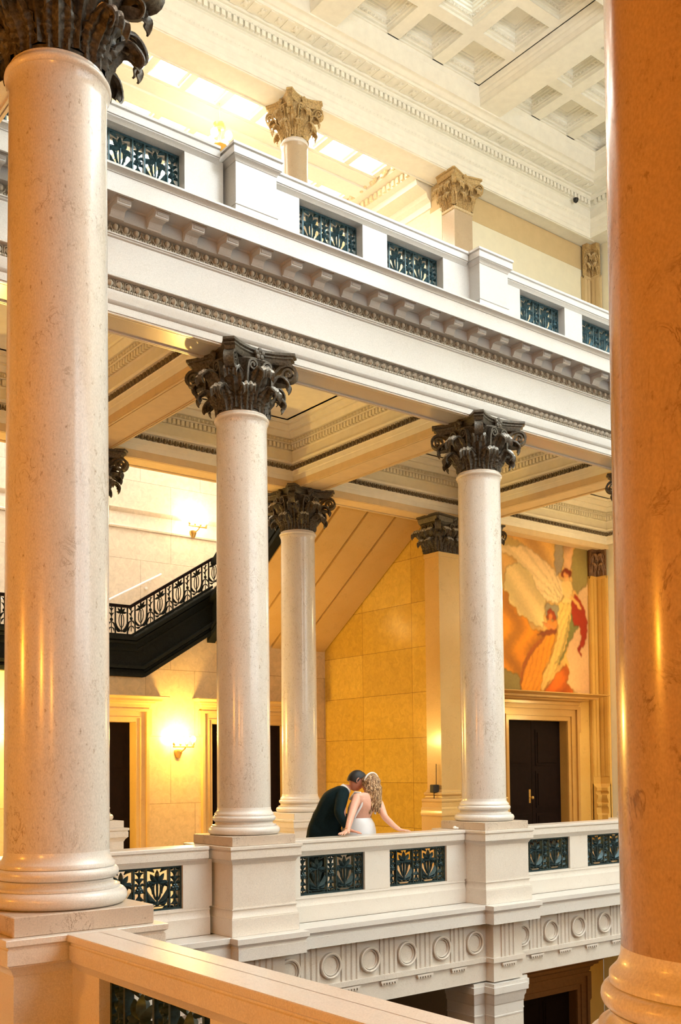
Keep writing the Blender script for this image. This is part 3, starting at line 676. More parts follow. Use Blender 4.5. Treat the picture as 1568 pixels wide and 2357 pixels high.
# laylight over the middle of the hall
lf=MB(); lg=MB(); lg.box((7.31,-2.5,12.98),(15.2,6.2,13.0)); lf.box((6.0,6.2,12.93),(15.2,8.54,12.995))
for i in range(8): x=6.0+i*1.31; lf.box((x-.04,-2.5,12.90),(x+.04,8.5,12.99))
for i in range(9): y=-2.5+i*1.375; lf.box((6.0,y-.04,12.90),(15.2,y+.04,12.99))
lf.box((1.2,-6,13.0),(16.4,8.6,13.2)); lf.box((-3.6,-6,12.78),(6.0,8.6,12.97)); lf.box((1.2,-6,12.78),(16.3,-2.5,13.1))
lo=struct(build(lf,'window_1',M['plaster'],None,0),'glazed ceiling light over the middle of the hall, above the frame','skylight'); build(lg,'glass',M['dayl'],lo,0)
wf=MB(); wg=MB()
for k in range(4):
    x=5.2+k*2.8; wg.box((x,-5.99,3.6),(x+2.1,-5.97,8.6)); wf.box((x-.12,-5.98,3.45),(x,-5.88,8.7)); wf.box((x+2.1,-5.98,3.45),(x+2.22,-5.88,8.7)); wf.box((x,-5.98,8.6),(x+2.1,-5.88,8.72)); wf.box((x,-5.98,3.45),(x+2.1,-5.80,3.6))
    for j in (1,2,3): wf.box((x,-5.96,3.6+j*1.25),(x+2.1,-5.92,3.66+j*1.25))
    wf.box((x+1.02,-5.96,3.6),(x+1.08,-5.92,8.6))
wo=struct(build(wf,'window_3',M['plaster'],None,0),'tall windows high in the wall behind the camera','window'); build(wg,'glass',M['win'],wo,0)
# skylight behind the upper columns
sf=MB(); sg=MB(); Z=12.2
sg.box((2.0,12.83,12.36),(11.6,13.60,12.38)); sg.box((2.0,14.30,12.36),(11.6,17.3,12.38))
for k in range(-9,8):
    x=7.62+k*.645
    if 2<x<11.5:
        for w_,z0,z1 in ((.055,12.2,12.30),(.10,12.24,12.34)):
            sf.box((x-w_,12.83,z0),(x+w_,13.68,z1)); sf.box((x-w_,14.3,z0),(x+w_,17.3,z1))
for y0,y1 in ((13.56,13.70),(14.18,14.34),(15.3,15.4),(16.4,16.5),(12.80,12.86)): sf.box((2.0,y0,12.193),(11.6,y1,12.35))
sf.box((2.0,13.62,12.18),(11.6,13.92,12.26)); sf.box((2.0,13.90,12.14),(11.6,14.22,12.6)); sf.box((-3.5,12.8,12.4),(12.3,17.5,12.6)); sf.box((-3.5,12.8,12.1),(2.0,17.5,12.4))
so=struct(build(sf,'window_2',plain('warm_white_skylight_frame',(.92,.88,.79),.7,0,.02),None,0),'bright skylight with cream frames behind the upper columns','skylight'); build(sg,'glass',M['sky'],so,0)
m=MB(); m.sweep([(0,11.55),(.02,11.56),(.03,11.66),(.10,11.72),(.12,11.80),(.35,11.86),(.37,11.95),(.46,11.99),(.48,12.10),(.62,12.14),(.66,12.25),(.66,12.4),(0,12.4)],[(12.2,12.86),(12.2,17.5)])
oc=struct(build(m,'trim_22',plain('warm_white_moulding',(.90,.83,.68),.7,0,.03),None,30),'cream cornice beside the skylight','cornice')
u=MB(); u.box((-.03,0,-.05),(.03,.07,.05)); dm=MB(); along(dm,u,(11.76,12.9,12.04),(11.76,17,12.04),(-1,0),.12); build(dm,'dentil_course',plain('warm_white_moulding_b',(.86,.70,.44),.7),oc,0)
dm=MB(); u=MB(); u.ell((0,.05,0),(.10,.06,.12),10,6)
for k in range(5): u.ell((.09*math.cos(k*1.257),.07,.10*math.sin(k*1.257)),(.05,.04,.05),6,4)
along(dm,u,(11.6,12.95,12.26),(11.6,17,12.26),(-1,0),.30); build(dm,'scroll_relief',plain('warm_white_relief',(.85,.68,.42),.7),oc,30)
# upper columns and piers
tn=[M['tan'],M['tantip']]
column(CX[1],Y2,'upper storey column behind the huge near column, out of sight','tan',tn,'tan_shaft','marble',7.05,.78,11.93,'marble')
column(CX[2]+.0,Y2,'upper storey column with tan capital against the bright skylight','tan',tn,'tan_shaft','marble',7.05,.78,11.93,'marble')
def flat_capital(o,x0,x1,y0,z,ztop,mats,key,left=True,s=1.,right=False,yb=None):
    """capital of a square pier in the parent's frame: leaves on the front and left faces"""
    m=capital_meshes(key,mats); H=ztop-z; sz=H/.615; yb=yb if yb is not None else y0+.35
    c=MB(); rings=[]
    for e,zz in ((0,0),(0,.30),(.02,.36),(.06,.44),(.10,.49),(.10,.505)):
        rings.append([(x0-e*s,y0-e*s,zz*sz),(x1+e*s,y0-e*s,zz*sz),(x1+e*s,yb,zz*sz),(x0-e*s,yb,zz*sz)])
    c.loft(rings,True,True)
    cp=build(c,'capital',mats[0],o,30,(0,0,z))
    a=MB(); rings=[]
    for e,zz in ((.13,.50),(.15,.53),(.16,.56),(.165,.572),(.15,.577),(.19,.59),(.19,.614)):
        e=e*s; mx=(x0+x1)/2; my=(y0+yb)/2
        rings.append([(x0-e,y0-e+.03*s,zz*sz),(x0-e+.03*s,y0-e,zz*sz),(x0+.25*(x1-x0),y0-e*.55,zz*sz),(mx,y0-e*.35,zz*sz),(x1-.25*(x1-x0),y0-e*.55,zz*sz),(x1+e-.03*s,y0-e,zz*sz),(x1+e,y0-e+.03*s,zz*sz),(x1+e,yb,zz*sz),(x0-e,yb,zz*sz)])
    a.loft(rings,True,True); build(a,'abacus',mats[0],cp,25)
    def face(p0,p1,nrm,rz):
        L=math.dist(p0,p1); n=max(1,round(L/(.205*s))); 
        for row,me,sh in ((0,m['low'],.5),(1,m['up'],0)):
            cnt=n if row==0 else n+1
            for k in range(cnt):
                t=(k+sh)/n; px=p0[0]+(p1[0]-p0[0])*t; py=p0[1]+(p1[1]-p0[1])*t
                use(me,'acanthus_leaf',cp,(px-nrm[0]*.25*s,py-nrm[1]*.25*s,.02*row),(0,0,rz),(s,s,sz))
        k=max(1,round(L/.65))
        for i in range(k):
            t=(i+.5)/k; px=p0[0]+(p1[0]-p0[0])*t; py=p0[1]+(p1[1]-p0[1])*t
            use(m['helix'],'helix',cp,(px-nrm[0]*.25*s,py-nrm[1]*.25*s,0),(0,0,rz),(s,s,sz)); use(m['rosette'],'rosette',cp,(px+nrm[0]*.09*s,py+nrm[1]*.09*s,.55*sz),(0,0,rz))
    face((x0,y0),(x1,y0),(0,-1),-PI/2)
    if left: face((x0,y0),(x0,yb),(-1,0),PI)
    for X,rz,sx in ((x0,-3*PI/4,-1),(x1,-PI/4,1)):
        use(m['volute'],'volute',cp,(X-sx*.22*s,y0+.22*s,0),(0,0,rz),(s,s,sz))
    return cp
o=thing('upper_pier','square upper pier with tan capital right of the upper column','pier',(CX[3],Y2,7.05))
m=MB(); m.box((-.215,-.215,.4),(.215,.09,4.28)); build(m,'shaft',M['tan_shaft'],o,0); m=MB(); m.bbox((-.29,-.29,0),(.29,.09,.4),.02); build(m,'base',M['marble'],o); m=MB(); m.bbox((-.235,-.235,4.24),(.235,.09,4.29),.01); build(m,'neck_ring',M['tantip'],o)
flat_capital(o,-.205,.205,-.205,4.29,4.88,tn,'tan',True,.80,yb=.09)
# lower pier behind the right front column
o=thing('corner_pier','broad marble pier with dark capital behind the right front column','pier',(12.305,12.40,.12))
m=MB(); m.box((-.645,-.155,1.2),(.645,.19,5.13)); build(m,'shaft',M['yellow'],o,0)
m=MB(); P=[(-.645,.19),(-.645,-.155),(.645,-.155),(.645,.19)]; P=P[::-1]
m.sweep([(-.02,0),(.14,0),(.14,.80),(.16,.82),(.16,.86),(.15,.88),(.15,.93),(.13,.955),(.13,1.02),(.12,1.03),(.135,1.045),(.14,1.065),(.13,1.085),(.07,1.095),(.05,1.11),(.045,1.13),(.07,1.145),(.085,1.16),(.085,1.175),(.07,1.19),(.03,1.20),(.02,1.225),(0,1.24),(-.02,1.24)],P)
build(m,'base',M['yellow'],o,30)
m=MB(); m.box((-.665,-.175,5.10),(.665,.19,5.17)); build(m,'neck_ring',M['yellow'],o,0)
flat_capital(o,-.63,.63,-.14,5.17,5.78,[M['bronze'],M['lit_tip']],'bronze',True,1.,yb=.19)
def corner_pilaster(z0,zt,mat,key,mats,label,capH,base=True):
    o=thing('corner_pilaster',label,'pilaster',(16.15,12.53,z0)); H=zt-z0-capH
    m=MB(); m.box((-.215,0,0),(.06,.06,H)); m.box((0,-.225,0),(.06,.02,H))
    for x0,x1 in ((-.20,-.13),(-.10,-.03)): m.box((x0,-.012,1.4 if base else .1),(x1,.0,H-.05))
    for y0,y1 in ((-.10,-.03),(-.21,-.13)): m.box((-.012,y0,1.4 if base else .1),(0,y1,H-.05))
    build(m,'shaft',mat,o,0)
    if base:
        m=MB(); m.sweep([(-.02,0),(.06,0),(.06,.55),(.09,.58),(.09,.66),(.06,.70),(.06,.80),(.09,.84),(.09,.88),(.06,.90),(.08,.96),(.10,1.0),(.10,1.04),(.05,1.07),(.05,1.10),(.08,1.13),(.08,1.18),(.02,1.22),(0,1.26),(-.02,1.26)],[(0,-.225),(0,0),(-.215,0)]); build(m,'base',mat,o,30)
    m=MB(); m.sweep([(-.02,H-.05),(.01,H-.05),(.03,H-.03),(.03,H),(-.02,H)],[(0,-.225),(0,0),(-.215,0)]); build(m,'neck_ring',mat,o,30)
    ms=capital_meshes(key,mats); c=MB(); c.sweep([(-.02,0),(.0,0),(.005,.36),(.05,.47),(.06,.50),(.09,.52),(.10,capH-.01),(-.02,capH)],[(0,-.225),(0,0),(-.215,0)]); cp=build(c,'capital',mats[0],o,30,(0,0,H))
    s=.55
    for k,(px,py,nx,ny,rz) in enumerate(((-.16,0,0,-1,-PI/2),(-.055,0,0,-1,-PI/2),(0,-.055,-1,0,PI),(0,-.17,-1,0,PI))):
        for me,z,h in ((ms['low'],0,1.),(ms['up'],.04,1.)): use(me,'acanthus_leaf',cp,(px-nx*.25*s,py-ny*.25*s,z),(0,0,rz),(s,s,h*capH/.615))
        use(ms['helix'],'helix',cp,(px-nx*.25*s,py-ny*.25*s,0),(0,0,rz),(s,s,capH/.615)); use(ms['rosette'],'rosette',cp,(px+nx*.06,py+ny*.06,capH*.86),(0,0,rz),(.8,.8,.8))
    return o
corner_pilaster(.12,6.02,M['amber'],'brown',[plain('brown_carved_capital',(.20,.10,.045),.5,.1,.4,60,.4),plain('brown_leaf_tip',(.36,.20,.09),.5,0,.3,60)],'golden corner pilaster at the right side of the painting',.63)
corner_pilaster(7.05,11.93,M['uband'],'tan',tn,'tan corner pilaster high at the right against the pale upper wall',.62,False)
# ------------------------------------------------------------------ doors
def door(n,xa,xb,y,z0,zh,fw,ztop,ov,label,dep=.22,mat='yellow',ear=.05,knobx=None,handed=None,cr=.0):
    o=thing('door_%d'%n,label,'door',((xa+xb)/2,y,z0)); o['kind']='structure'; w=(xb-xa)/2; h=zh-z0; top=ztop-z0
    # two leaves set back in the reveal
    for s in (-1,1):
        m=MB(); x0,x1=sorted((s*.004,s*w)); m.box((x0,dep-.01,0),(x1,dep+.05,h))
        for a,b in ((.10,.30),(.34,.62),(.66,.93)):
            m.sweep([(0,0),(0,0)],[(0,0),(0,1)]) if False else None
            X0,X1=x0+.12*w,x1-.12*w; m.box((X0,dep-.022,h*a),(X1,dep-.008,h*b)); m.box((X0+.05,dep-.034,h*a+.05),(X1-.05,dep-.02,h*b-.05))
        lf=build(m,'door_leaf',M['wood'],o,0)
        if s==(handed or 1):
            k=MB(); kx=s*.07; k.box((kx-.025,dep-.018,.93),(kx+.025,dep-.008,1.18)); k.tube([(kx,dep-.02,1.03),(kx,dep-.07,1.03)],.012,8); k.ell((kx,dep-.085,1.03),(.032,.026,.032),12,8)
            build(k,'door_handle',M['brass'],lf,40)
    m=MB(); m.box((-w+.0005,-.001,0),(-w+.006,dep,h-.001)); m.box((w-.006,-.001,0),(w-.0005,dep,h-.001)); m.box((-w+.006,-.001,h-.007),(w-.006,dep,h-.001)); build(m,'reveal',M[mat],o,0)
    # stepped architrave with ears
    f=MB()
    def arch(e0,e1,d,eh):
        f.box((-w-e1,-d,0),(-w-e0,.02,h+e1)); f.box((w+e0,-d,0),(w+e1,.02,h+e1)); f.box((-w-e0,-d,h+e0),(w+e0,.02,h+e1))
    arch(0,fw*.30,.02,0); arch(fw*.30,fw*.36,.045,0); arch(fw*.36,fw*.78,.032,0); arch(fw*.78,fw,.075,0)
    for s in (-1,1):
        x0,x1=sorted((s*(w+fw*.80),s*(w+fw+ear))); f.box((x0,-.072,h-.20),(x1,.02,h+fw))
        f.prism_y([(s*(w+fw-.01),h-.26),(s*(w+fw+ear),h-.20),(s*(w+fw-.01),h-.20)],-.07,.02)
    build(f,'door_frame',M[mat],o,0)
    c=MB(); zc=h+fw; H=top-zc
    path=[(w+fw,.02),(w+fw,-.06),(-w-fw,-.06),(-w-fw,.02)]
    c.sweep([(-.05,zc-.002),(.0,zc),(.0,zc+H*.10),(.015,zc+H*.12),(.02,zc+H*.35),(.05,zc+H*.42),(ov*.30,zc+H*.46),(ov*.32,zc+H*.56),(ov*.62,zc+H*.60),(ov*.64,zc+H*.76),(ov*.8,zc+H*.82),(ov,zc+H*.93),(ov,zc+H),(-.05,zc+H)],path)
    c.box((-w-fw-ov+.02,-.06-ov+.02,zc+H*.92),(w+fw+ov-.02,.02,zc+H*.995)); build(c,'cornice',M[mat],o,30)
    return o
door(1,6.27,7.887,D,.12,2.538,.22,2.965,.26,'dark wooden door left of the wall light, moulded golden surround')
door(2,9.364,10.98,D,.12,2.538,.22,2.965,.17,'dark wooden door right of the wall light, behind the left front column')
door(3,13.65,15.27,12.6,.12,2.575,.27,3.06,.42,'tall dark wooden door under the painting with brass handle',dep=.19,handed=-1,mat='trim')
M['brownstone']=plain('brown_lower_stone',(.20,.09,.03),.5)
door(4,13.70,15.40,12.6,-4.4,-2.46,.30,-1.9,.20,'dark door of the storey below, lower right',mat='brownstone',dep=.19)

# ------------------------------------------------------------------ painting above the right door
MUR=[((0.93,0.72,0.36),[(12.846,6.188),(16.184,6.679),(16.064,2.849),(12.772,2.755)]),
((0.98,0.86,0.52),[(13.646,5.319),(14.333,5.586),(14.752,5.445),(14.836,5.039),(14.685,4.738),(14.626,4.289),(14.416,4.32),(14.21,4.398),(13.939,4.484),(13.719,4.65),(13.57,4.912)]),
((0.97,0.84,0.56),[(13.526,5.827),(13.904,5.83),(14.336,5.712),(14.754,5.525),(14.991,5.392),(15.132,5.246),(15.204,5.189),(15.224,5.029),(15.171,4.895),(15.021,4.769),(14.735,4.806),(14.457,5.001),(14.325,5.27),(14.052,5.396),(13.83,5.525),(13.52,5.58)]),
((0.78,0.66,0.36),[(13.528,5.904),(13.95,5.836),(14.13,5.781),(13.879,5.718),(13.524,5.734)]),
((0.62,0.55,0.3),[(15.599,5.968),(16.06,6.027),(16.04,5.392),(15.96,5.284),(15.621,5.02),(15.486,5.104),(15.474,5.56),(15.519,5.794)]),
((0.9,0.74,0.5),[(15.621,5.02),(16.038,5.326),(15.968,3.076),(15.663,3.065),(15.416,3.169),(15.272,3.292),(15.331,3.633),(15.262,3.79),(15.345,4.118),(15.602,4.397),(15.731,4.473),(15.714,4.766)]),
((0.64,0.58,0.44),[(15.019,5.975),(15.227,5.985),(15.226,5.531),(15.136,5.392),(15.037,5.316),(14.968,5.453),(14.976,5.728)]),
((0.88,0.68,0.45),[(15.251,5.972),(15.549,5.978),(15.493,5.791),(15.461,5.526),(15.433,5.425),(15.237,5.484)]),
((0.93,0.58,0.07),[(12.823,5.135),(13.548,4.909),(13.701,4.832),(13.697,4.648),(13.875,4.618),(13.938,4.468),(14.143,4.455),(14.253,4.276),(14.344,4.236),(14.624,4.226),(14.62,4.068),(14.43,3.96),(14.287,3.826),(14.098,3.597),(14.002,3.406),(13.947,3.019),(12.777,2.976)]),
((0.58,0.52,0.28),[(12.788,3.465),(13.58,3.477),(13.711,3.423),(13.867,3.4),(13.977,3.313),(13.959,3.019),(12.777,2.976)]),
((0.6,0.56,0.42),[(14.71,4.772),(14.876,4.739),(15.07,4.757),(15.065,4.58),(15.013,4.479),(14.725,4.456),(14.681,4.579)]),
((0.5,0.5,0.26),[(15.336,4.635),(15.459,4.613),(15.503,4.406),(15.666,4.418),(15.549,4.295),(15.473,4.257),(15.483,4.16),(15.319,4.052),(15.188,3.786),(15.038,3.633),(14.942,3.644),(15.097,4.005),(15.252,4.305)]),
((0.9,0.44,0.08),[(14.935,3.421),(15.133,3.558),(15.258,3.645),(15.341,3.537),(15.299,3.374),(15.247,3.291),(15.417,3.185),(15.463,3.074),(14.592,3.042),(14.739,3.221)]),
((0.97,0.62,0.13),[(14.718,4.201),(14.96,4.283),(14.998,3.934),(14.917,3.611),(14.79,3.35),(14.592,3.042),(13.97,3.02),(14,3.329),(14.074,3.565),(14.24,3.792),(14.43,3.992)]),
((0.7,0.38,0.06),[(14.717,4.17),(14.62,4.068),(14.31,3.827),(14.12,3.567),(14.023,3.315),(13.972,3.097),(13.965,3.281),(14.028,3.531),(14.218,3.822),(14.455,4.025)]),
((0.96,0.78,0.4),[(15.12,4.826),(15.442,4.872),(15.435,4.644),(15.35,4.28),(15.268,4.016),(15.089,3.716),(14.939,3.532),(14.79,3.35),(14.594,3.121),(14.501,3.117),(14.603,3.436),(14.801,3.763),(14.927,3.993),(15.007,4.255),(15.028,4.577)]),
((0.75,0.66,0.33),[(15.384,4.607),(15.325,4.278),(15.193,3.947),(15.039,3.681),(14.941,3.628),(15.144,3.944),(15.277,4.307)]),
((0.85,0.6,0.22),[(15.048,4.418),(15.003,4.126),(14.8,3.699),(14.603,3.436),(14.556,3.434),(14.802,3.795),(14.956,4.155)]),
((0.97,0.82,0.47),[(15.205,5.238),(15.379,5.289),(15.464,5.216),(15.483,5.006),(15.454,4.873),(15.341,4.814),(15.144,4.812),(15.222,4.948),(15.176,5.073),(15.154,5.168)]),
((0.95,0.72,0.4),[(15.269,5.325),(15.368,5.336),(15.378,5.24),(15.242,5.225)]),
((0.93,0.62,0.3),[(15.222,5.401),(15.334,5.43),(15.369,5.369),(15.33,5.291),(15.244,5.29),(15.208,5.343)]),
((0.52,0.2,0.06),[(15.161,5.411),(15.236,5.46),(15.36,5.473),(15.445,5.426),(15.443,5.344),(15.38,5.305),(15.357,5.384),(15.234,5.395),(15.219,5.304),(15.159,5.33)]),
((0.66,0.2,0.05),[(15.455,4.889),(15.545,4.996),(15.681,4.927),(15.815,4.742),(15.898,4.519),(15.877,4.254),(15.767,4),(15.653,3.977),(15.721,4.161),(15.666,4.418),(15.502,4.389),(15.435,4.644)]),
((0.6,0.15,0.04),[(15.655,4.042),(15.691,3.995),(15.664,3.928),(15.724,3.818),(15.661,3.847),(15.589,3.956),(15.616,4.007)]),
((0.96,0.72,0.36),[(15.42,4.984),(15.568,4.916),(15.715,4.799),(15.738,4.703),(15.675,4.714),(15.565,4.818),(15.393,4.916)]),
((0.97,0.8,0.48),[(15.224,5.029),(15.371,4.995),(15.444,4.954),(15.368,4.898),(15.222,4.948)]),
((0.9,0.55,0.2),[(14.725,4.456),(14.916,4.439),(15.013,4.479),(15.007,4.255),(14.814,4.24),(14.721,4.297)]),
((0.55,0.27,0.08),[(14.458,4.166),(14.624,4.226),(14.768,4.268),(15.008,4.287),(14.957,4.203),(14.765,4.173),(14.622,4.131)]),
((0.88,0.5,0.22),[(14.777,4.603),(14.872,4.595),(14.893,4.485),(14.82,4.432),(14.762,4.49)]),
((0.62,0.25,0.07),[(14.741,4.616),(14.826,4.671),(14.921,4.632),(15.002,4.51),(14.964,4.443),(14.893,4.485),(14.86,4.586),(14.776,4.571),(14.761,4.459),(14.726,4.487)]),
((0.9,0.55,0.26),[(14.581,4.389),(14.723,4.392),(14.865,4.356),(14.96,4.299),(14.864,4.292),(14.698,4.327),(14.628,4.353)])]
def inside(x,z,P):
    c=False; n=len(P); j=n-1
    for i in range(n):
        if (P[i][1]>z)!=(P[j][1]>z) and x<(P[j][0]-P[i][0])*(z-P[i][1])/(P[j][1]-P[i][1])+P[i][0]: c=not c
        j=i
    return c
def mural():
    x0,x1,z0,z1=13.16,15.93,3.065,6.0; nx,nz=210,210
    me=bpy.data.meshes.new('painting'); V=[];F=[]
    for j in range(nz+1):
        for i in range(nx+1): V.append((x0+(x1-x0)*i/nx-14.46,-.008,z0+(z1-z0)*j/nz-3.065))
    b=len(V); V+=[(x0-14.46,.02,0),(x1-14.46,.02,0),(x1-14.46,.02,z1-z0),(x0-14.46,.02,z1-z0)]
    for j in range(nz):
        for i in range(nx): k=j*(nx+1)+i; F.append((k,k+1,k+nx+2,k+nx+1))
    F.append((b,b+3,b+2,b+1))
    me.from_pydata(V,[],F); ca=me.color_attributes.new('Col','FLOAT_COLOR','POINT')
    bb=[(min(p[0] for p in P),max(p[0] for p in P),min(p[1] for p in P),max(p[1] for p in P)) for c,P in MUR]
    cols=[]
    for v in V:
        x,z=v[0]+14.46,v[2]+3.065
        x+=.012*math.sin(z*37+math.sin(x*23)*2); z+=.012*math.sin(x*41+math.sin(z*19)*2); col=MUR[0][0]; hit=0
        for n_,((c,P),q) in enumerate(zip(MUR[1:],bb[1:])):
            if q[0]<x<q[1] and q[2]<z<q[3] and inside(x,z,P): col=c; hit=n_+1
        t=.5+.5*math.sin(x*3.1+1.7*math.sin(z*2.3))*math.cos(z*2.9+x)
        k=1-.10*t
        if hit in (13,15,17): k*=1-.11*max(0,math.sin((x*.91-z*.42)*55+2*math.sin(z*5)))**2
        elif hit==2: k*=1-.09*max(0,math.sin(math.atan2(z-4.75,x-15.3)*34))**2
        elif hit in (7,8,12): k*=.90+.14*math.sin(x*9+math.sin(z*7)*1.5)
        elif hit in (0,1): k*=.93+.08*math.sin((x+z)*8)
        col=(min(1,col[0]*k),col[1]*k*(1-.05*t),col[2]*k)
        cols.append(col)
    W_=nx+1; cols=[tuple(a*(.74 if (i+W_+1<len(cols) and sum(abs(cols[i][q]-cols[i+1][q])+abs(cols[i][q]-cols[i+W_][q]) for q in range(3))>.22) else 1) for a in c) for i,c in enumerate(cols)]
    # soften the brushwork
    for it in range(2):
        new=list(cols)
        for j in range(1,nz):
            for i in range(1,nx):
                k=j*(nx+1)+i; s=[cols[k],cols[k-1],cols[k+1],cols[k-nx-1],cols[k+nx+1]]; new[k]=tuple(sum(q[a] for q in s)/5 for a in range(3))
        cols=new
    flat=[]
    for c in cols: flat+=[c[0]**2.2,c[1]**2.2,c[2]**2.2,1]
    ca.data.foreach_set('color',flat); me.materials.append(M['mural'])
    o=bpy.data.objects.new('wall_painting',me); C.objects.link(o); o.location=(14.46,12.585,3.065)
    tag(o,'tall golden wall painting of two robed women among orange clouds','painting')
mural()
m=MB(); m.box((12.95,12.55,6.0),(16.0,12.60,6.06)); struct(build(m,'trim_23',M['darkrelief'],None,0),'dark thin moulding along the top of the painting','moulding')

# ------------------------------------------------------------------ staircase
o=thing('staircase','black iron staircase climbing along the back wall, seen through the columns','staircase',(8.0,D,.12))
ox,oy,oz=8.0,D,.12
def L_(x,y,z): return (x-ox,y-oy,z-oz)
sl=.627
def strip(zb,zt,y0,y1,mb,x0=3.0,x1=9.39,bx_b=8.007,bx_t=7.83,mi=0):
    """stringer band: level up to the bend, then rising"""
    lo=[(x0,zb),(bx_b,zb),(x1,zb+(x1-bx_b)*sl)]; hi=[(x1,zt+(x1-bx_t)*sl),(bx_t,zt),(x0,zt)]
    mb.loft([[(x-ox,y0-oy,z-oz) for x,z in lo+hi],[(x-ox,y1-oy,z-oz) for x,z in lo+hi]],True,True,mi)
st=MB(); strip(3.293,3.946,D-.06,D+.06,st); strip(3.293,3.36,D-.14,D,st,bx_t=8.0); strip(3.36,3.40,D-.11,D,st,bx_b=7.99,bx_t=7.98); strip(3.42,3.47,D-.16,D,st,bx_b=7.98,bx_t=7.96)
strip(3.72,3.76,D-.085,D,st,bx_b=7.90,bx_t=7.89); strip(3.84,3.88,D-.11,D,st,bx_b=7.86,bx_t=7.85); strip(3.90,3.96,D-.14,D+.08,st,bx_b=7.84,bx_t=7.83)
build(st,'stringer',M['blackiron'],o,0)
rl=MB(); strip(3.97,4.01,D-.03,D+.03,rl,bx_b=7.82,bx_t=7.81)
x=3.2; n=0
while x<9.35:
    zb=4.0+max(0,x-7.81)*sl; zt=4.47+max(0,x-7.785)*sl; c=x+.11; q=max(0,min(1,(c-7.8)*50))*sl
    def P(dx,dz): 
        X=c+dx; return (X-ox,-.0,zb+dz+(dx+.11)*q-oz)
    rl.box((x-.008-ox,-.014,zb-oz),(x+.008-ox,.014,zt-oz))
    if n%2==0:
        rl.tube([P(.045*math.sin(2*PI*k/16),.235+.12*math.cos(2*PI*k/16)) for k in range(17)],.008,5)
        rl.tube([P(0,.04),P(0,.33)],.010,5)
        for k in range(5):
            a=R(90+(k-2)*42); rl.blade(P(0,.36),P(.10*math.cos(a),.36+.11*math.sin(a)),.02,.016)
        for s in (-1,1): rl.blade(P(s*.01,.06),P(s*.10,.20),.022,.016,bend=-s*.2); rl.blade(P(s*.01,.05),P(s*.10,.09),.018,.014,bend=-s*.2)
        x+=.22
    else:
        rl.ell(P(-.04,.235),(.03,.022,.03),8,5)
        for s in (-1,1):
            for t in (-1,1): rl.blade(P(-.04,.235+s*.03),P(-.04+t*.05,.235+s*.12),.015,.014,bend=t*.2); rl.blade(P(-.04,.235+s*.12),P(-.04+t*.045,.235+s*.20),.013,.012,bend=t*.2)
            rl.tube([P(-.04,.235),P(-.04,.235+s*.22)],.008,5)
        x+=.14
    n+=1
build(rl,'railing',M['blackiron'],o,0)
hr=MB(); strip(4.455,4.50,D-.035,D+.045,hr,bx_b=7.80,bx_t=7.785); build(hr,'handrail',M['wood'],o,0)
# steps, landing and the flight that returns towards the hall; its sloping underside is panelled in golden stone
sp=MB(); x=7.9
sp.box(L_(3.0,D,3.4),L_(7.9,17.5,3.92))
for k in range(8):
    sp.box(L_(7.9+k*.19,D+.05,3.4+k*.12),L_(7.9+(k+1)*.19,17.5,3.92+(k+1)*.118))
sp.box(L_(9.42,D+.05,4.3),L_(11.9,17.5,4.90))
for k in range(14):
    y=15.7-k*.2; sp.box(L_(9.42,y-.2,4.25+k*.142),L_(11.9,y,4.98+(k)*.148))
build(sp,'steps',M['stairwall'],o,0)
sf=MB(); 
def sz(y): return 4.05+(15.66-y)*.68
A=[(15.78,sz(15.78)),(12.70,sz(12.70)),(12.70,sz(12.70)+.1),(15.78,sz(15.78)+.1)]
sf.prism_x([(y-oy,z-oz) for y,z in A],9.40-ox,11.9-ox)
for xa,xb in ((9.46,10.01),(10.06,10.61),(10.66,11.21),(11.26,11.88)):
    B=[(15.70,sz(15.70)-.06),(12.72,sz(12.72)-.06),(12.72,sz(12.72)+.01),(15.70,sz(15.70)+.01)]
    sf.prism_x([(y-oy,z-oz) for y,z in B],xa-ox,xb-ox)
build(sf,'sloping_soffit',M['yellow'],o,0)
s2=MB()
for dz0,dz1,e in ((-.02,.70,.0),(-.05,.03,.08),(.08,.13,.08),(.62,.70,.08)):
    A=[(15.70,sz(15.70)+dz0),(12.72,sz(12.72)+dz0),(12.72,sz(12.72)+dz1),(15.70,sz(15.70)+dz1)]; s2.prism_x([(y-oy,z-oz) for y,z in A],9.36-e-ox,9.44-ox)
build(s2,'stringer',M['blackiron'],o,0)
m=MB(); 
for k in range(9):
    y=15.5-k*.32; m.box((9.38-ox,y-.01-oy,sz(y)+.7-oz),(9.42-ox,y+.01-oy,sz(y)+1.4-oz))
A=[(15.70,sz(15.70)+1.35),(12.72,sz(12.72)+1.35),(12.72,sz(12.72)+1.41),(15.70,sz(15.70)+1.41)]; m.prism_x([(y-oy,z-oz) for y,z in A],9.36-ox,9.44-ox)
build(m,'railing',M['blackiron'],o,0)
m=MB(); p0=Vector((7.9,17.42,4.70)); p1=Vector((9.295,17.42,5.462)); m.tube([p0-Vector((3.9,0,0)),p0,p1],.022,10)
for t in (.25,.85): q=p0+(p1-p0)*t; m.tube([q,q+Vector((0,.08,-.06))],.008,6)
m.ell((9.00,17.47,5.17),(.03,.03,.03),8,6)
q=build(m,'wall_handrail',M['pearl'],None,50); tag(q,'handrail fixed to the wall above the stair, white to stand in for caught light','handrail')  # white colour stands in for light caught along the rail

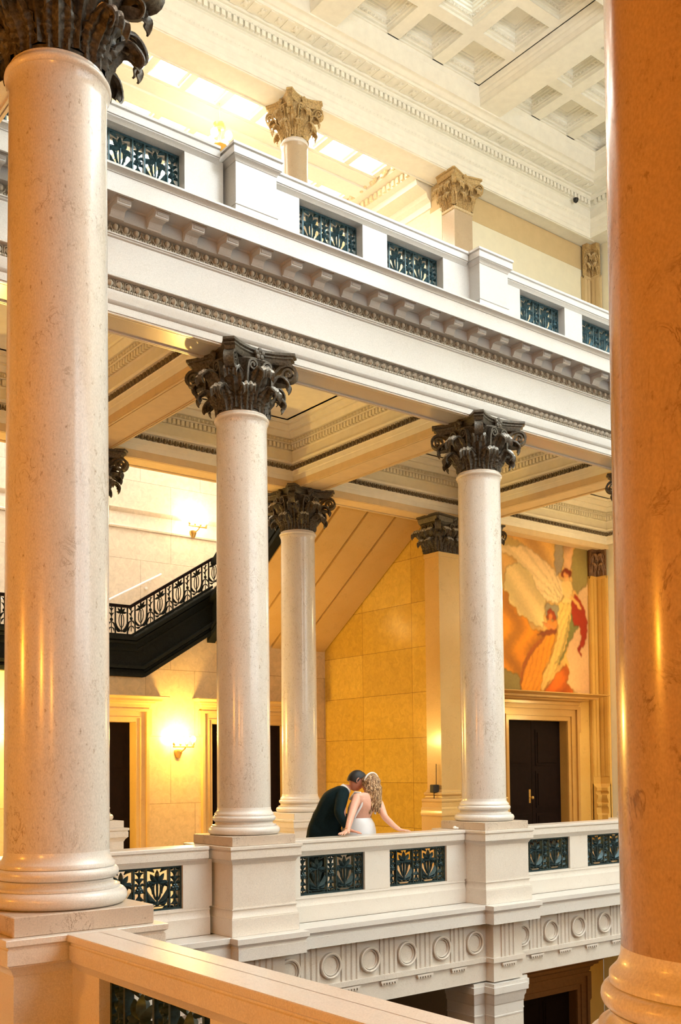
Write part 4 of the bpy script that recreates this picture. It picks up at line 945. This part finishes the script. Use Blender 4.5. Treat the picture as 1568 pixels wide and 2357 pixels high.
# ------------------------------------------------------------------ wall lights
def sconce(x,y,z,label,rz=0,glow='bulb',group=None):
    o=thing('wall_light',label,'wall light',(x,y,z),rz,group or 'brass wall lights')
    m=MB(); m.lathe([(.0,-.14),(.03,-.13),(.055,-.08),(.07,-.04),(.07,0),(.03,.02)],(0,-.03,0),16); m.tube([(0,-.03,-.02),(.02,-.10,-.03),(.05,-.16,.02),(.05,-.2,.05)],.012,8); build(m,'back_plate',M['brass'],o,40)
    m=MB(); m.bbox((-.19,-.225,.045),(.21,-.185,.075),.006); build(m,'crossbar',M['brass'],o,0)
    for k in range(4):
        bx=-.175+k*.123; m=MB(); m.lathe([(.010,.072),(.014,.085),(.024,.10),(.020,.12),(.012,.135)],(bx,-.205,0),12); h=build(m,'lamp_holder',M['brass'],o,40)
        m=MB(); m.ell((bx,-.205,.19),(.046,.046,.056),14,9); build(m,'globe',M[glow],h,60)
    return o
sconce(8.68,D,2.06,'lit brass wall light with four globes between the two stair doors')
sconce(10.02,17.5,6.40,'lit brass wall light high on the wall above the stair',glow='bulbw')
sconce(16.22,10.6,2.5,'brass wall light on the end wall, hidden behind the near right column',-PI/2)
for i,(yy,l) in enumerate(((-2.5,'brass wall light behind the camera, farthest'),(1.5,'brass wall light beside the camera'),(6.0,'brass wall light on the left wall outside the frame'))):
    sconce(-3.5,yy,2.6,l,PI/2)
# hanging lamp against the skylight
o=thing('hanging_lamp','gilded hanging lamp seen against the bright skylight over the upper parapet','lamp',(8.25,13.5,11.2))
m=MB(); m.lathe([(.0,.56),(.05,.565),(.085,.58),(.10,.62),(.10,.66),(.06,.69),(.02,.70)],(0,0,0),18); m.lathe([(.02,.56),(.035,.50),(.02,.44),(.03,.40),(.02,.36)],(0,0,0),12); m.tube([(0,0,.70),(0,0,1.05)],.006,6)
m.lathe([(.02,.36),(.10,.34),(.13,.29),(.08,.26),(.03,.2)],(0,0,0),18); build(m,'lamp_body',plain('gilded_metal',(.75,.50,.12),.35,.6,.1,20),o,40)
for k in range(4):
    a=k*PI/2+.5; m=MB(); m.ell((.16*math.cos(a),.16*math.sin(a),.44),(.06,.06,.07),12,8); build(m,'globe',M['bulbw'],o,60)
# small things
o=thing('control_box','small black box fixed to the left side of the broad pier','box',(11.575,12.34,1.36))
m=MB(); m.bbox((-.06,-.05,-.05),(.07,.04,.08),.008); build(m,'housing',M['black'],o,0); m=MB(); m.tube([(.04,-.01,.08),(.045,-.01,.42)],.006,6); m.tube([(0,0,-.05),(0,0,-.2)],.008,6); build(m,'antenna',M['black'],o,0)
m=MB(); m.ell((8.565,8.78,1.005),(.028,.024,.020),10,7); m.ell((8.585,8.76,1.0),(.02,.018,.014),8,6); q=build(m,'crumpled_tissue',M['pearl'],None,50); tag(q,'small white crumpled tissue on the rail beside the right plinth','tissue')
m=MB(); m.lathe([(.05,0),(.05,.02),(.045,-.03),(.02,-.055),(.0,-.06)],(0,0,0),16); q=build(m,'dome_detector',M['black'],None,40,(15.27,12.15,12.43)); tag(q,'tiny dark detector dome on the cornice at the upper right','detector')

# ------------------------------------------------------------------ the couple
def skinned(nodes,edges,root,sub=2):
    """grow a continuous surface over a skeleton of joints; returns (verts,faces)"""
    names=list(nodes); me=bpy.data.meshes.new('tmp'); me.from_pydata([nodes[n][0] for n in names],[(names.index(a),names.index(b)) for a,b in edges],[])
    o=bpy.data.objects.new('tmp',me); C.objects.link(o); o.modifiers.new('s','SKIN'); 
    sv=me.skin_vertices[0].data
    for i,n in enumerate(names):
        r=nodes[n][1]; sv[i].radius=(r,r) if not isinstance(r,tuple) else r; sv[i].use_root=(n==root)
    s=o.modifiers.new('d','SUBSURF'); s.levels=sub; s.render_levels=sub
    dg=bpy.context.evaluated_depsgraph_get(); ev=o.evaluated_get(dg).to_mesh()
    V=[tuple(v.co) for v in ev.vertices]; F=[tuple(p.vertices) for p in ev.polygons]
    o.evaluated_get(dg).to_mesh_clear(); bpy.data.objects.remove(o); bpy.data.meshes.remove(me); return V,F
def fuse(mb,name,mats,parent,vox=.006,sm=2,loc=(0,0,0)):
    me=mesh_of(mb,'tmp',mats,0); o=bpy.data.objects.new('tmp',me); C.objects.link(o)
    r=o.modifiers.new('r','REMESH'); r.mode='VOXEL'; r.voxel_size=vox; r.use_smooth_shade=True
    s=o.modifiers.new('s','SMOOTH'); s.iterations=sm; s.factor=.5
    dg=bpy.context.evaluated_depsgraph_get(); nm=bpy.data.meshes.new_from_object(o.evaluated_get(dg)); bpy.data.objects.remove(o)
    nm.name=name; nm.shade_smooth(); q=bpy.data.objects.new(name,nm); C.objects.link(q); q.parent=parent; q.location=loc; return q
def head(mb,c,fwd,up,s=1.):
    f=Vector(fwd).normalized(); u=Vector(up); u=(u-f*u.dot(f)).normalized(); l=u.cross(f); c=Vector(c); nu,nv=32,24; rings=[]
    def W(x,y,z): return c+(f*x+l*y+u*z)*s
    for i in range(nv+1):
        th=-PI/2+PI*i/nv; rg=[]
        for j in range(nu):
            ph=2*PI*j/nu; q=max(math.cos(th),.03); x=.098*q*math.cos(ph); y=.076*q*math.sin(ph); z=.118*math.sin(th)
            if z<0: y*=1-.35*(-z/.118)**1.5; x=x*(1-.10*(-z/.118)) if x>0 else x*(1-.45*(-z/.118))
            if x>.05:
                e=math.exp(-((abs(y)-.030)/.014)**2-((z-.012)/.012)**2); x-=.013*e       # eye sockets
                x+=.008*math.exp(-((z-.038)/.012)**2-(y/.05)**2)                          # brow
                x+=.007*math.exp(-((z+.052)/.008)**2-(y/.022)**2)                         # lips
                x+=.010*math.exp(-((z+.092)/.016)**2-(y/.024)**2)                         # chin
            rg.append(W(x,y,z))
        rings.append(rg)
    mb.loft(rings,True,True)
    mb.loft([[W(.088,-.006,.025),W(.088,.006,.025),W(.092,0,.028)],[W(.112,-.009,-.012),W(.112,.009,-.012),W(.118,0,-.006)],[W(.116,-.015,-.024),W(.116,.015,-.024),W(.124,0,-.020)],[W(.095,-.012,-.032),W(.095,.012,-.032),W(.1,0,-.032)]],True,True)
    for sd in (-1,1):
        for k in range(6): a=-1.2+k*.5; p=W(-.004-.014*math.cos(a*1.1),sd*.078,.002+.026*math.sin(a)); mb.ell(tuple(p),(.011,.011,.012),6,4)
def hand(nodes,edges,wr,pre,d,side,down,ln=1.):
    """palm and five bent fingers. d: direction of the fingers, side: towards the thumb, down: palm side"""
    d=Vector(d).normalized(); sd=Vector(side); sd=(sd-d*sd.dot(d)).normalized(); n=Vector(down); w=Vector(nodes[wr][0])
    pk=w+d*.045*ln; nodes[pre+'p']=(tuple(pk),(.030,.016)); edges.append((wr,pre+'p'))
    for k,(o,L) in enumerate(((.030,.072),(.011,.082),(-.009,.077),(-.028,.060))):
        a=pk+d*.030*ln+sd*o; b=a+d*L*.5*ln+sd*o*.25-n*.004; c=b+d*L*.48*ln+n*.010+sd*o*.1
        nodes[pre+'a%d'%k]=(tuple(a),.010); nodes[pre+'b%d'%k]=(tuple(b),.0088); nodes[pre+'c%d'%k]=(tuple(c),.0072)
        edges+= [(pre+'p',pre+'a%d'%k),(pre+'a%d'%k,pre+'b%d'%k),(pre+'b%d'%k,pre+'c%d'%k)]
    a=w+d*.022+sd*.030; b=a+d*.030+sd*.026; c=b+d*.028+sd*.006+n*.004
    for q,p,r in (('t0',a,.0125),('t1',b,.0105),('t2',c,.0085)): nodes[pre+q]=(tuple(p),r)
    edges+=[(wr,pre+'t0'),(pre+'t0',pre+'t1'),(pre+'t1',pre+'t2')]
def sub(nodes,o): return {k:((p[0]-o[0],p[1]-o[1],p[2]-o[2]),r) for k,(p,r) in nodes.items()}
# --- woman
O=(7.35,9.08,.12)
wm=thing('person','woman in white open-back dress with long blonde hair, both hands on the rail','person',O)
N={'pel':((7.35,9.12,1.02),(.165,.13)),'wai':((7.33,9.07,1.15),(.135,.10)),'che':((7.34,9.02,1.27),(.150,.10)),'uch':((7.365,8.985,1.36),(.135,.085)),'nk0':((7.41,8.99,1.425),.052),'nk1':((7.435,9.0,1.47),.047),
 'ls':((7.215,8.95,1.388),.056),'lu':((7.13,8.895,1.30),.050),'le':((7.05,8.84,1.215),.041),'lf':((6.975,8.79,1.13),.038),'lw':((6.905,8.745,1.040),.025),
 'rs':((7.575,9.0,1.335),.056),'ru':((7.55,8.92,1.25),.050),'re':((7.52,8.83,1.165),.041),'rf':((7.60,8.81,1.09),.038),'rw':((7.68,8.79,1.022),.025),
 'll':((7.25,9.14,.85),.10),'lk':((7.25,9.18,.60),.07),'la':((7.25,9.15,.20),.045),'rl':((7.46,9.14,.85),.10),'rk':((7.46,9.18,.60),.07),'ra':((7.46,9.15,.20),.045)}
E_=[('pel','wai'),('wai','che'),('che','uch'),('uch','nk0'),('nk0','nk1'),('uch','ls'),('ls','lu'),('lu','le'),('le','lf'),('lf','lw'),('uch','rs'),('rs','ru'),('ru','re'),('re','rf'),('rf','rw'),('pel','ll'),('ll','lk'),('lk','la'),('pel','rl'),('rl','rk'),('rk','ra')]
hand(N,E_,'lw','L',(-.80,-.35,-.16),(.35,-.8,0),(0,0,-1)); hand(N,E_,'rw','R',(.90,-.25,-.13),(-.25,-.9,0),(0,0,-1))
V,F=skinned(sub(N,O),E_,'pel'); b=MB(); b.add(V,F); head(b,(7.455-O[0],9.01-O[1],1.535-O[2]),(-.55,.80,.05),(.12,.0,1.),.93)
fuse(b,'body',M['skin2'],wm,.0055,2)
sk=MB(); rings=[]
for z,cx,cy,rx,ry in ((1.16,7.335,9.06,.145,.110),(1.14,7.34,9.065,.160,.125),(1.09,7.355,9.09,.190,.155),(1.03,7.365,9.11,.208,.175),(.96,7.37,9.12,.215,.18),(.7,7.37,9.15,.24,.20),(.4,7.37,9.18,.30,.26),(.14,7.38,9.2,.38,.33)):
    rings.append([(cx+rx*math.cos(2*PI*k/40)*(1+(.03*math.cos(k*1.57) if z<.9 else 0))-O[0],cy+ry*math.sin(2*PI*k/40)-O[1],z-O[2]) for k in range(40)])
sk.loft(rings,True,False); build(sk,'skirt',M['satin'],wm,60)
bo=MB(); rings=[]
for z,cx,cy,rx,ry,a0,a1 in ((1.13,7.33,9.065,.152,.118,-.35,PI+.35),(1.20,7.335,9.05,.160,.118,-.25,PI+.30),(1.27,7.34,9.03,.170,.125,-.12,PI+.25),(1.33,7.355,9.01,.165,.13,.0,PI+.15),(1.37,7.37,9.0,.150,.13,.25,PI-.2)):
    rings.append([(cx+rx*math.cos(a0+(a1-a0)*k/30)-O[0],cy+ry*math.sin(a0+(a1-a0)*k/30)-O[1],z-O[2]) for k in range(31)])
bo.loft(rings,False,False); build(bo,'bodice',M['lace'],wm,60)
bo=MB()
for pts in ([(7.225,9.09,1.37),(7.245,9.02,1.45),(7.262,8.95,1.445),(7.275,8.915,1.38),(7.255,8.925,1.30),(7.215,8.955,1.22),(7.20,8.98,1.17)],[(7.50,9.10,1.35),(7.51,9.03,1.415),(7.51,8.95,1.405),(7.49,8.915,1.32),(7.46,8.935,1.2)]):
    bo=MB(); bo.tube([tuple(a-c for a,c in zip(p,O)) for p in pts],.014,8); build(bo,'strap',M['satin'],wm,60)
hb_=MB(); rnd=random.Random(3); hc=Vector((7.455,9.005,1.545))
hb_.ell(tuple(hc-Vector(O)+Vector((.004,-.012,.012))),(.093,.098,.112),20,14)
for k in range(95):
    a=rnd.uniform(-2.9,.35); a=-PI/2+ (rnd.random()**.8)*rnd.choice((-1,1))*1.9
    e=rnd.uniform(.15,1.0); top=hc+Vector((.075*math.cos(a)*e,-.012+.085*math.sin(a)*e,.105-.075*e*e)); 
    side=hc+Vector((.096*math.cos(a),-.010+.098*math.sin(a),-.01)); L=rnd.uniform(.20,.335); pts=[top,(top+side)/2+Vector((.018*math.cos(a),.018*math.sin(a),.022)),side]; ph=rnd.uniform(0,6.3); am=rnd.uniform(.006,.016)
    for i in range(1,9):
        t=i/8; back=Vector((7.435,8.905,0)); p=Vector((side.x*(1-t*.35)+back.x*t*.35+am*math.sin(ph+t*9)+.012*t*math.cos(a), min(side.y,8.955)*(1-t*.3)+8.895*t*.3+am*.6*math.cos(ph+t*9)-.014, side.z-L*t)); pts.append(p)
    hb_.tube([tuple(p-Vector(O)) for p in pts],[.010,.013,.014,.014,.015,.015,.014,.014,.012,.009,.004],6)
build(hb_,'hair',M['hairblonde'],wm,60)
m=MB(); m.tube([tuple(hc-Vector(O)+Vector((.104*math.sin(t),-.020-.018*math.cos(t),.012+.112*math.cos(t)))) for t in [-1.35+i*2.7/14 for i in range(15)]],.0095,8); build(m,'headband',M['pearl'],wm,50)
m=MB(); c=Vector((6.918,8.752,1.052))-Vector(O); d=Vector((-.07,-.045,-.09)).normalized(); a1=d.cross(Vector((0,0,1))).normalized(); a2=d.cross(a1)
m.tube([tuple(c+a1*.030*math.cos(t)+a2*.030*math.sin(t)) for t in [2*PI*i/20 for i in range(21)]],.0045,6); build(m,'bracelet',M['brass'],wm,50)
# --- man
O=(7.0,9.36,.12)
mn=thing('person','dark-haired man in a dark teal suit bending in from the left to kiss the woman','person',O)
N={'pel':((6.99,9.38,.98),(.190,.14)),'wai':((7.02,9.34,1.14),(.175,.13)),'che':((7.09,9.29,1.30),(.190,.135)),'uch':((7.17,9.24,1.42),(.150,.10)),'nk':((7.235,9.22,1.475),.075),
 'as':((7.13,9.10,1.43),.082),'au':((7.05,9.03,1.335),.074),'ae':((6.975,8.98,1.225),.062),'af':((6.995,8.93,1.14),.052),'aw':((7.015,8.875,1.062),.040),
 'bs':((7.24,9.40,1.41),.080),'bu':((7.30,9.46,1.28),.068),'be':((7.36,9.40,1.16),.056),'bw':((7.42,9.28,1.13),.040),
 'hl':((6.94,9.36,.86),(.15,.12)),'hr':((7.06,9.44,.86),(.15,.12))}
E_=[('pel','wai'),('wai','che'),('che','uch'),('uch','nk'),('uch','as'),('as','au'),('au','ae'),('ae','af'),('af','aw'),('uch','bs'),('bs','bu'),('bu','be'),('be','bw'),('pel','hl'),('pel','hr')]
V,F=skinned(sub(N,O),E_,'pel'); b=MB(); b.add(V,F)
for c,r in (((7.05,9.34,.99),(.22,.15,.22)),((7.07,9.32,1.12),(.20,.14,.20)),((7.10,9.20,1.34),(.12,.12,.14)),((7.17,9.22,1.43),(.12,.12,.08))): b.ell(tuple(p-q for p,q in zip(c,O)),r,20,14)
fuse(b,'jacket',M['suit'],mn,.010,3)
N={'p':((6.99,9.38,.90),(.15,.12)),'l1':((6.92,9.34,.80),.10),'l2':((6.92,9.36,.52),.075),'l3':((6.92,9.40,.17),.055),'r1':((7.08,9.46,.80),.10),'r2':((7.10,9.48,.52),.075),'r3':((7.10,9.52,.17),.055)}
V,F=skinned(sub(N,O),[('p','l1'),('l1','l2'),('l2','l3'),('p','r1'),('r1','r2'),('r2','r3')],'p'); b=MB(); b.add(V,F); fuse(b,'trousers',M['suit'],mn,.012,2)
for x,y in ((6.92,9.36),(7.10,9.48)): m=MB(); m.ell((x-O[0],y-.05-O[1],.045),(.055,.14,.045),14,8); build(m,'shoe',M['black'],mn,50)
N={'c':((7.10,9.28,1.30),.08),'u':((7.19,9.23,1.42),.06),'n0':((7.25,9.21,1.48),.054),'n1':((7.30,9.18,1.52),.054),'w0':((7.0,8.93,1.12),.026),'s':((7.10,9.05,1.38),.04),'w':((7.02,8.865,1.045),.026)}
E_=[('c','u'),('u','n0'),('n0','n1'),('u','s'),('s','w0'),('w0','w')]
hand(N,E_,'w','H',(.62,-.75,-.26),(.7,.5,0),(0,0,-1))
V,F=skinned(sub(N,O),E_,'c'); b=MB(); b.add(V,F); hf,hu=(.80,-.38,-.42),(.38,-.10,1.); hc=Vector((7.360,9.135,1.575)); head(b,tuple(hc-Vector(O)),hf,hu,1.)
fuse(b,'body',M['skin1'],mn,.0055,2)
f=Vector(hf).normalized(); u=Vector(hu); u=(u-f*u.dot(f)).normalized(); l=u.cross(f)
m=MB(); rings=[]
for i in range(15):
    th=-.30+(PI/2+.30)*i/14; rg=[]
    for j in range(36):
        ph=2*PI*j/36; q=max(math.cos(th),.03); x=.108*q*math.cos(ph); y=.086*q*math.sin(ph); z=.126*math.sin(th)+.004
        if x>0: z=max(z,.050+.010*math.cos(y*40)); x=min(x,.094+.022*(z-.05)/.07) if z<.12 else x
        if x>.03: z+=.014*math.exp(-((x-.07)/.03)**2)
        x-=.004; rg.append(tuple(hc-Vector(O)+f*x+l*y+u*z))
    rings.append(rg)
m.loft(rings,True,True); build(m,'hair',M['hairdark'],mn,60)
m=MB(); c=Vector((7.262,9.205,1.492))-Vector(O); d=Vector((.55,-.25,.6)).normalized(); a1=d.cross(Vector((0,1,0))).normalized(); a2=d.cross(a1)
m.loft([[tuple(c+d*h+a1*r*math.cos(t)+a2*r*math.sin(t)) for t in [2*PI*i/24 for i in range(24)]] for h,r in ((-.022,.070),(.0,.066),(.014,.062),(.014,.058),(-.02,.057))],True,False); build(m,'shirt_collar',M['shirt'],mn,50)
m=MB(); c=Vector((7.016,8.87,1.054))-Vector(O); d=Vector((.1,-.4,-.6)).normalized(); a1=d.cross(Vector((1,0,0))).normalized(); a2=d.cross(a1)
m.loft([[tuple(c+d*h+a1*r*math.cos(t)+a2*r*math.sin(t)) for t in [2*PI*i/20 for i in range(20)]] for h,r in ((-.02,.034),(.012,.035),(.012,.03))],True,False); build(m,'shirt_cuff',M['shirt'],mn,50)

# ------------------------------------------------------------------ light
def lamp(name,kind,loc,energy,col,size=.3,rot=None,sy=None):
    l=bpy.data.lights.new(name,kind); l.energy=energy; l.color=col
    if kind=='AREA':
        l.size=size
        if sy: l.shape='RECTANGLE'; l.size_y=sy
    else: l.shadow_soft_size=size
    o=bpy.data.objects.new(name,l); C.objects.link(o); o.location=loc
    if rot: o.rotation_euler=rot
    return o
WARM=(1.,.60,.14)
lamp('wall_light_glow','POINT',(8.68,D-.32,2.30),190,WARM,.12)
lamp('stair_light_glow','POINT',(10.02,17.1,6.65),45,(1.,.66,.34),.12)
lamp('lantern_glow','POINT',(14.6,10.6,4.75),65,(1.,.72,.36),.15)
o=thing('hanging_lantern','brass hanging lantern in the bay before the painting, hidden behind the nearest column','lamp',(14.6,10.6,4.9))
m=MB(); m.tube([(0,0,.1),(0,0,1.86)],.012,8); m.lathe([(.02,.2),(.10,.14),(.14,.10),(.14,.07),(.02,.06)],(0,0,0),20); build(m,'lamp_body',M['brass'],o,40)
for k in range(3):
    a=k*2.1; m=MB(); m.ell((.16*math.cos(a),.16*math.sin(a),.02),(.06,.06,.07),12,8); build(m,'globe',M['bulb'],o,60)
lamp('end_wall_light_glow','POINT',(15.7,10.6,2.8),40,(1.,.55,.10),.15)
lamp('stair_hall_light_glow','POINT',(5.3,15.3,2.45),420,(1.,.62,.12),.15)
sconce(5.3,D,2.06,'lit brass wall light left of the left stair door, hidden behind the huge left column')
for y in (-2.5,1.5,6.0): lamp('gallery_light_glow','POINT',(-3.1,y,2.8),245,(1.,.36,.012),.2)
for x,y,l in ((3.2,-1.5,'added brass trough for unseen ceiling fill light on the near side, beyond the camera'),(3.2,3.0,'added brass trough for unseen ceiling fill light on the near side, above the camera'),(9.,-4.5,'added brass trough for unseen ceiling fill light before the tall windows, left one'),(13.5,-4.5,'added brass trough for unseen ceiling fill light before the tall windows, right one')):
    m=MB(); m.bbox((-.82,-.82,-.12),(.82,.82,-.03),.02); m.tube([(0,0,-.1),(0,0,-1.2)],.04,8); tag(build(m,'added_fill_trough',M['brass'],None,0,(x,y,8.6)),l,'lamp','added unseen ceiling fill lights')
    lamp('added_ceiling_fill','AREA',(x,y,8.6),430 if y>2 else 680,(1.,1.,.97),1.6,(PI,0,0))  # unseen upward fill lamps, added with their troughs to brighten the ceiling
lamp('lower_hall_glow','POINT',(14.5,10.5,-1.5),40,WARM,.3)
w=bpy.data.worlds.new('World'); SC.world=w; w.use_nodes=True; w.node_tree.nodes['Background'].inputs[0].default_value=(1,.95,.88,1); w.node_tree.nodes['Background'].inputs[1].default_value=.35

# ------------------------------------------------------------------ camera
f_,yaw,pitch,roll,yp=2358.97,.663130,.0407943,-.00992792,1672.604
F0=Vector((math.sin(yaw),math.cos(yaw),0)); R0=Vector((math.cos(yaw),-math.sin(yaw),0)); U0=Vector((0,0,1))
fw=F0*math.cos(pitch)+U0*math.sin(pitch); up=-F0*math.sin(pitch)+U0*math.cos(pitch)
rt=R0*math.cos(roll)+up*math.sin(roll); up=up*math.cos(roll)-R0*math.sin(roll)
cam=bpy.data.cameras.new('camera'); co_=bpy.data.objects.new('camera',cam); C.objects.link(co_)
Mx=Matrix((rt,up,-fw)).transposed().to_4x4(); Mx.translation=Vector((0,0,1.72)); co_.matrix_world=Mx
cam.sensor_fit='VERTICAL'; cam.sensor_height=36; cam.sensor_width=24; cam.lens=36*f_/2357; cam.shift_y=(yp-1178.5)/2357; cam.shift_x=0; cam.clip_start=.05
SC.camera=co_
SC.view_settings.view_transform='Standard'; SC.view_settings.look='None'; SC.view_settings.gamma=1; SC.view_settings.use_curve_mapping=False; SC.view_settings.exposure=-.12
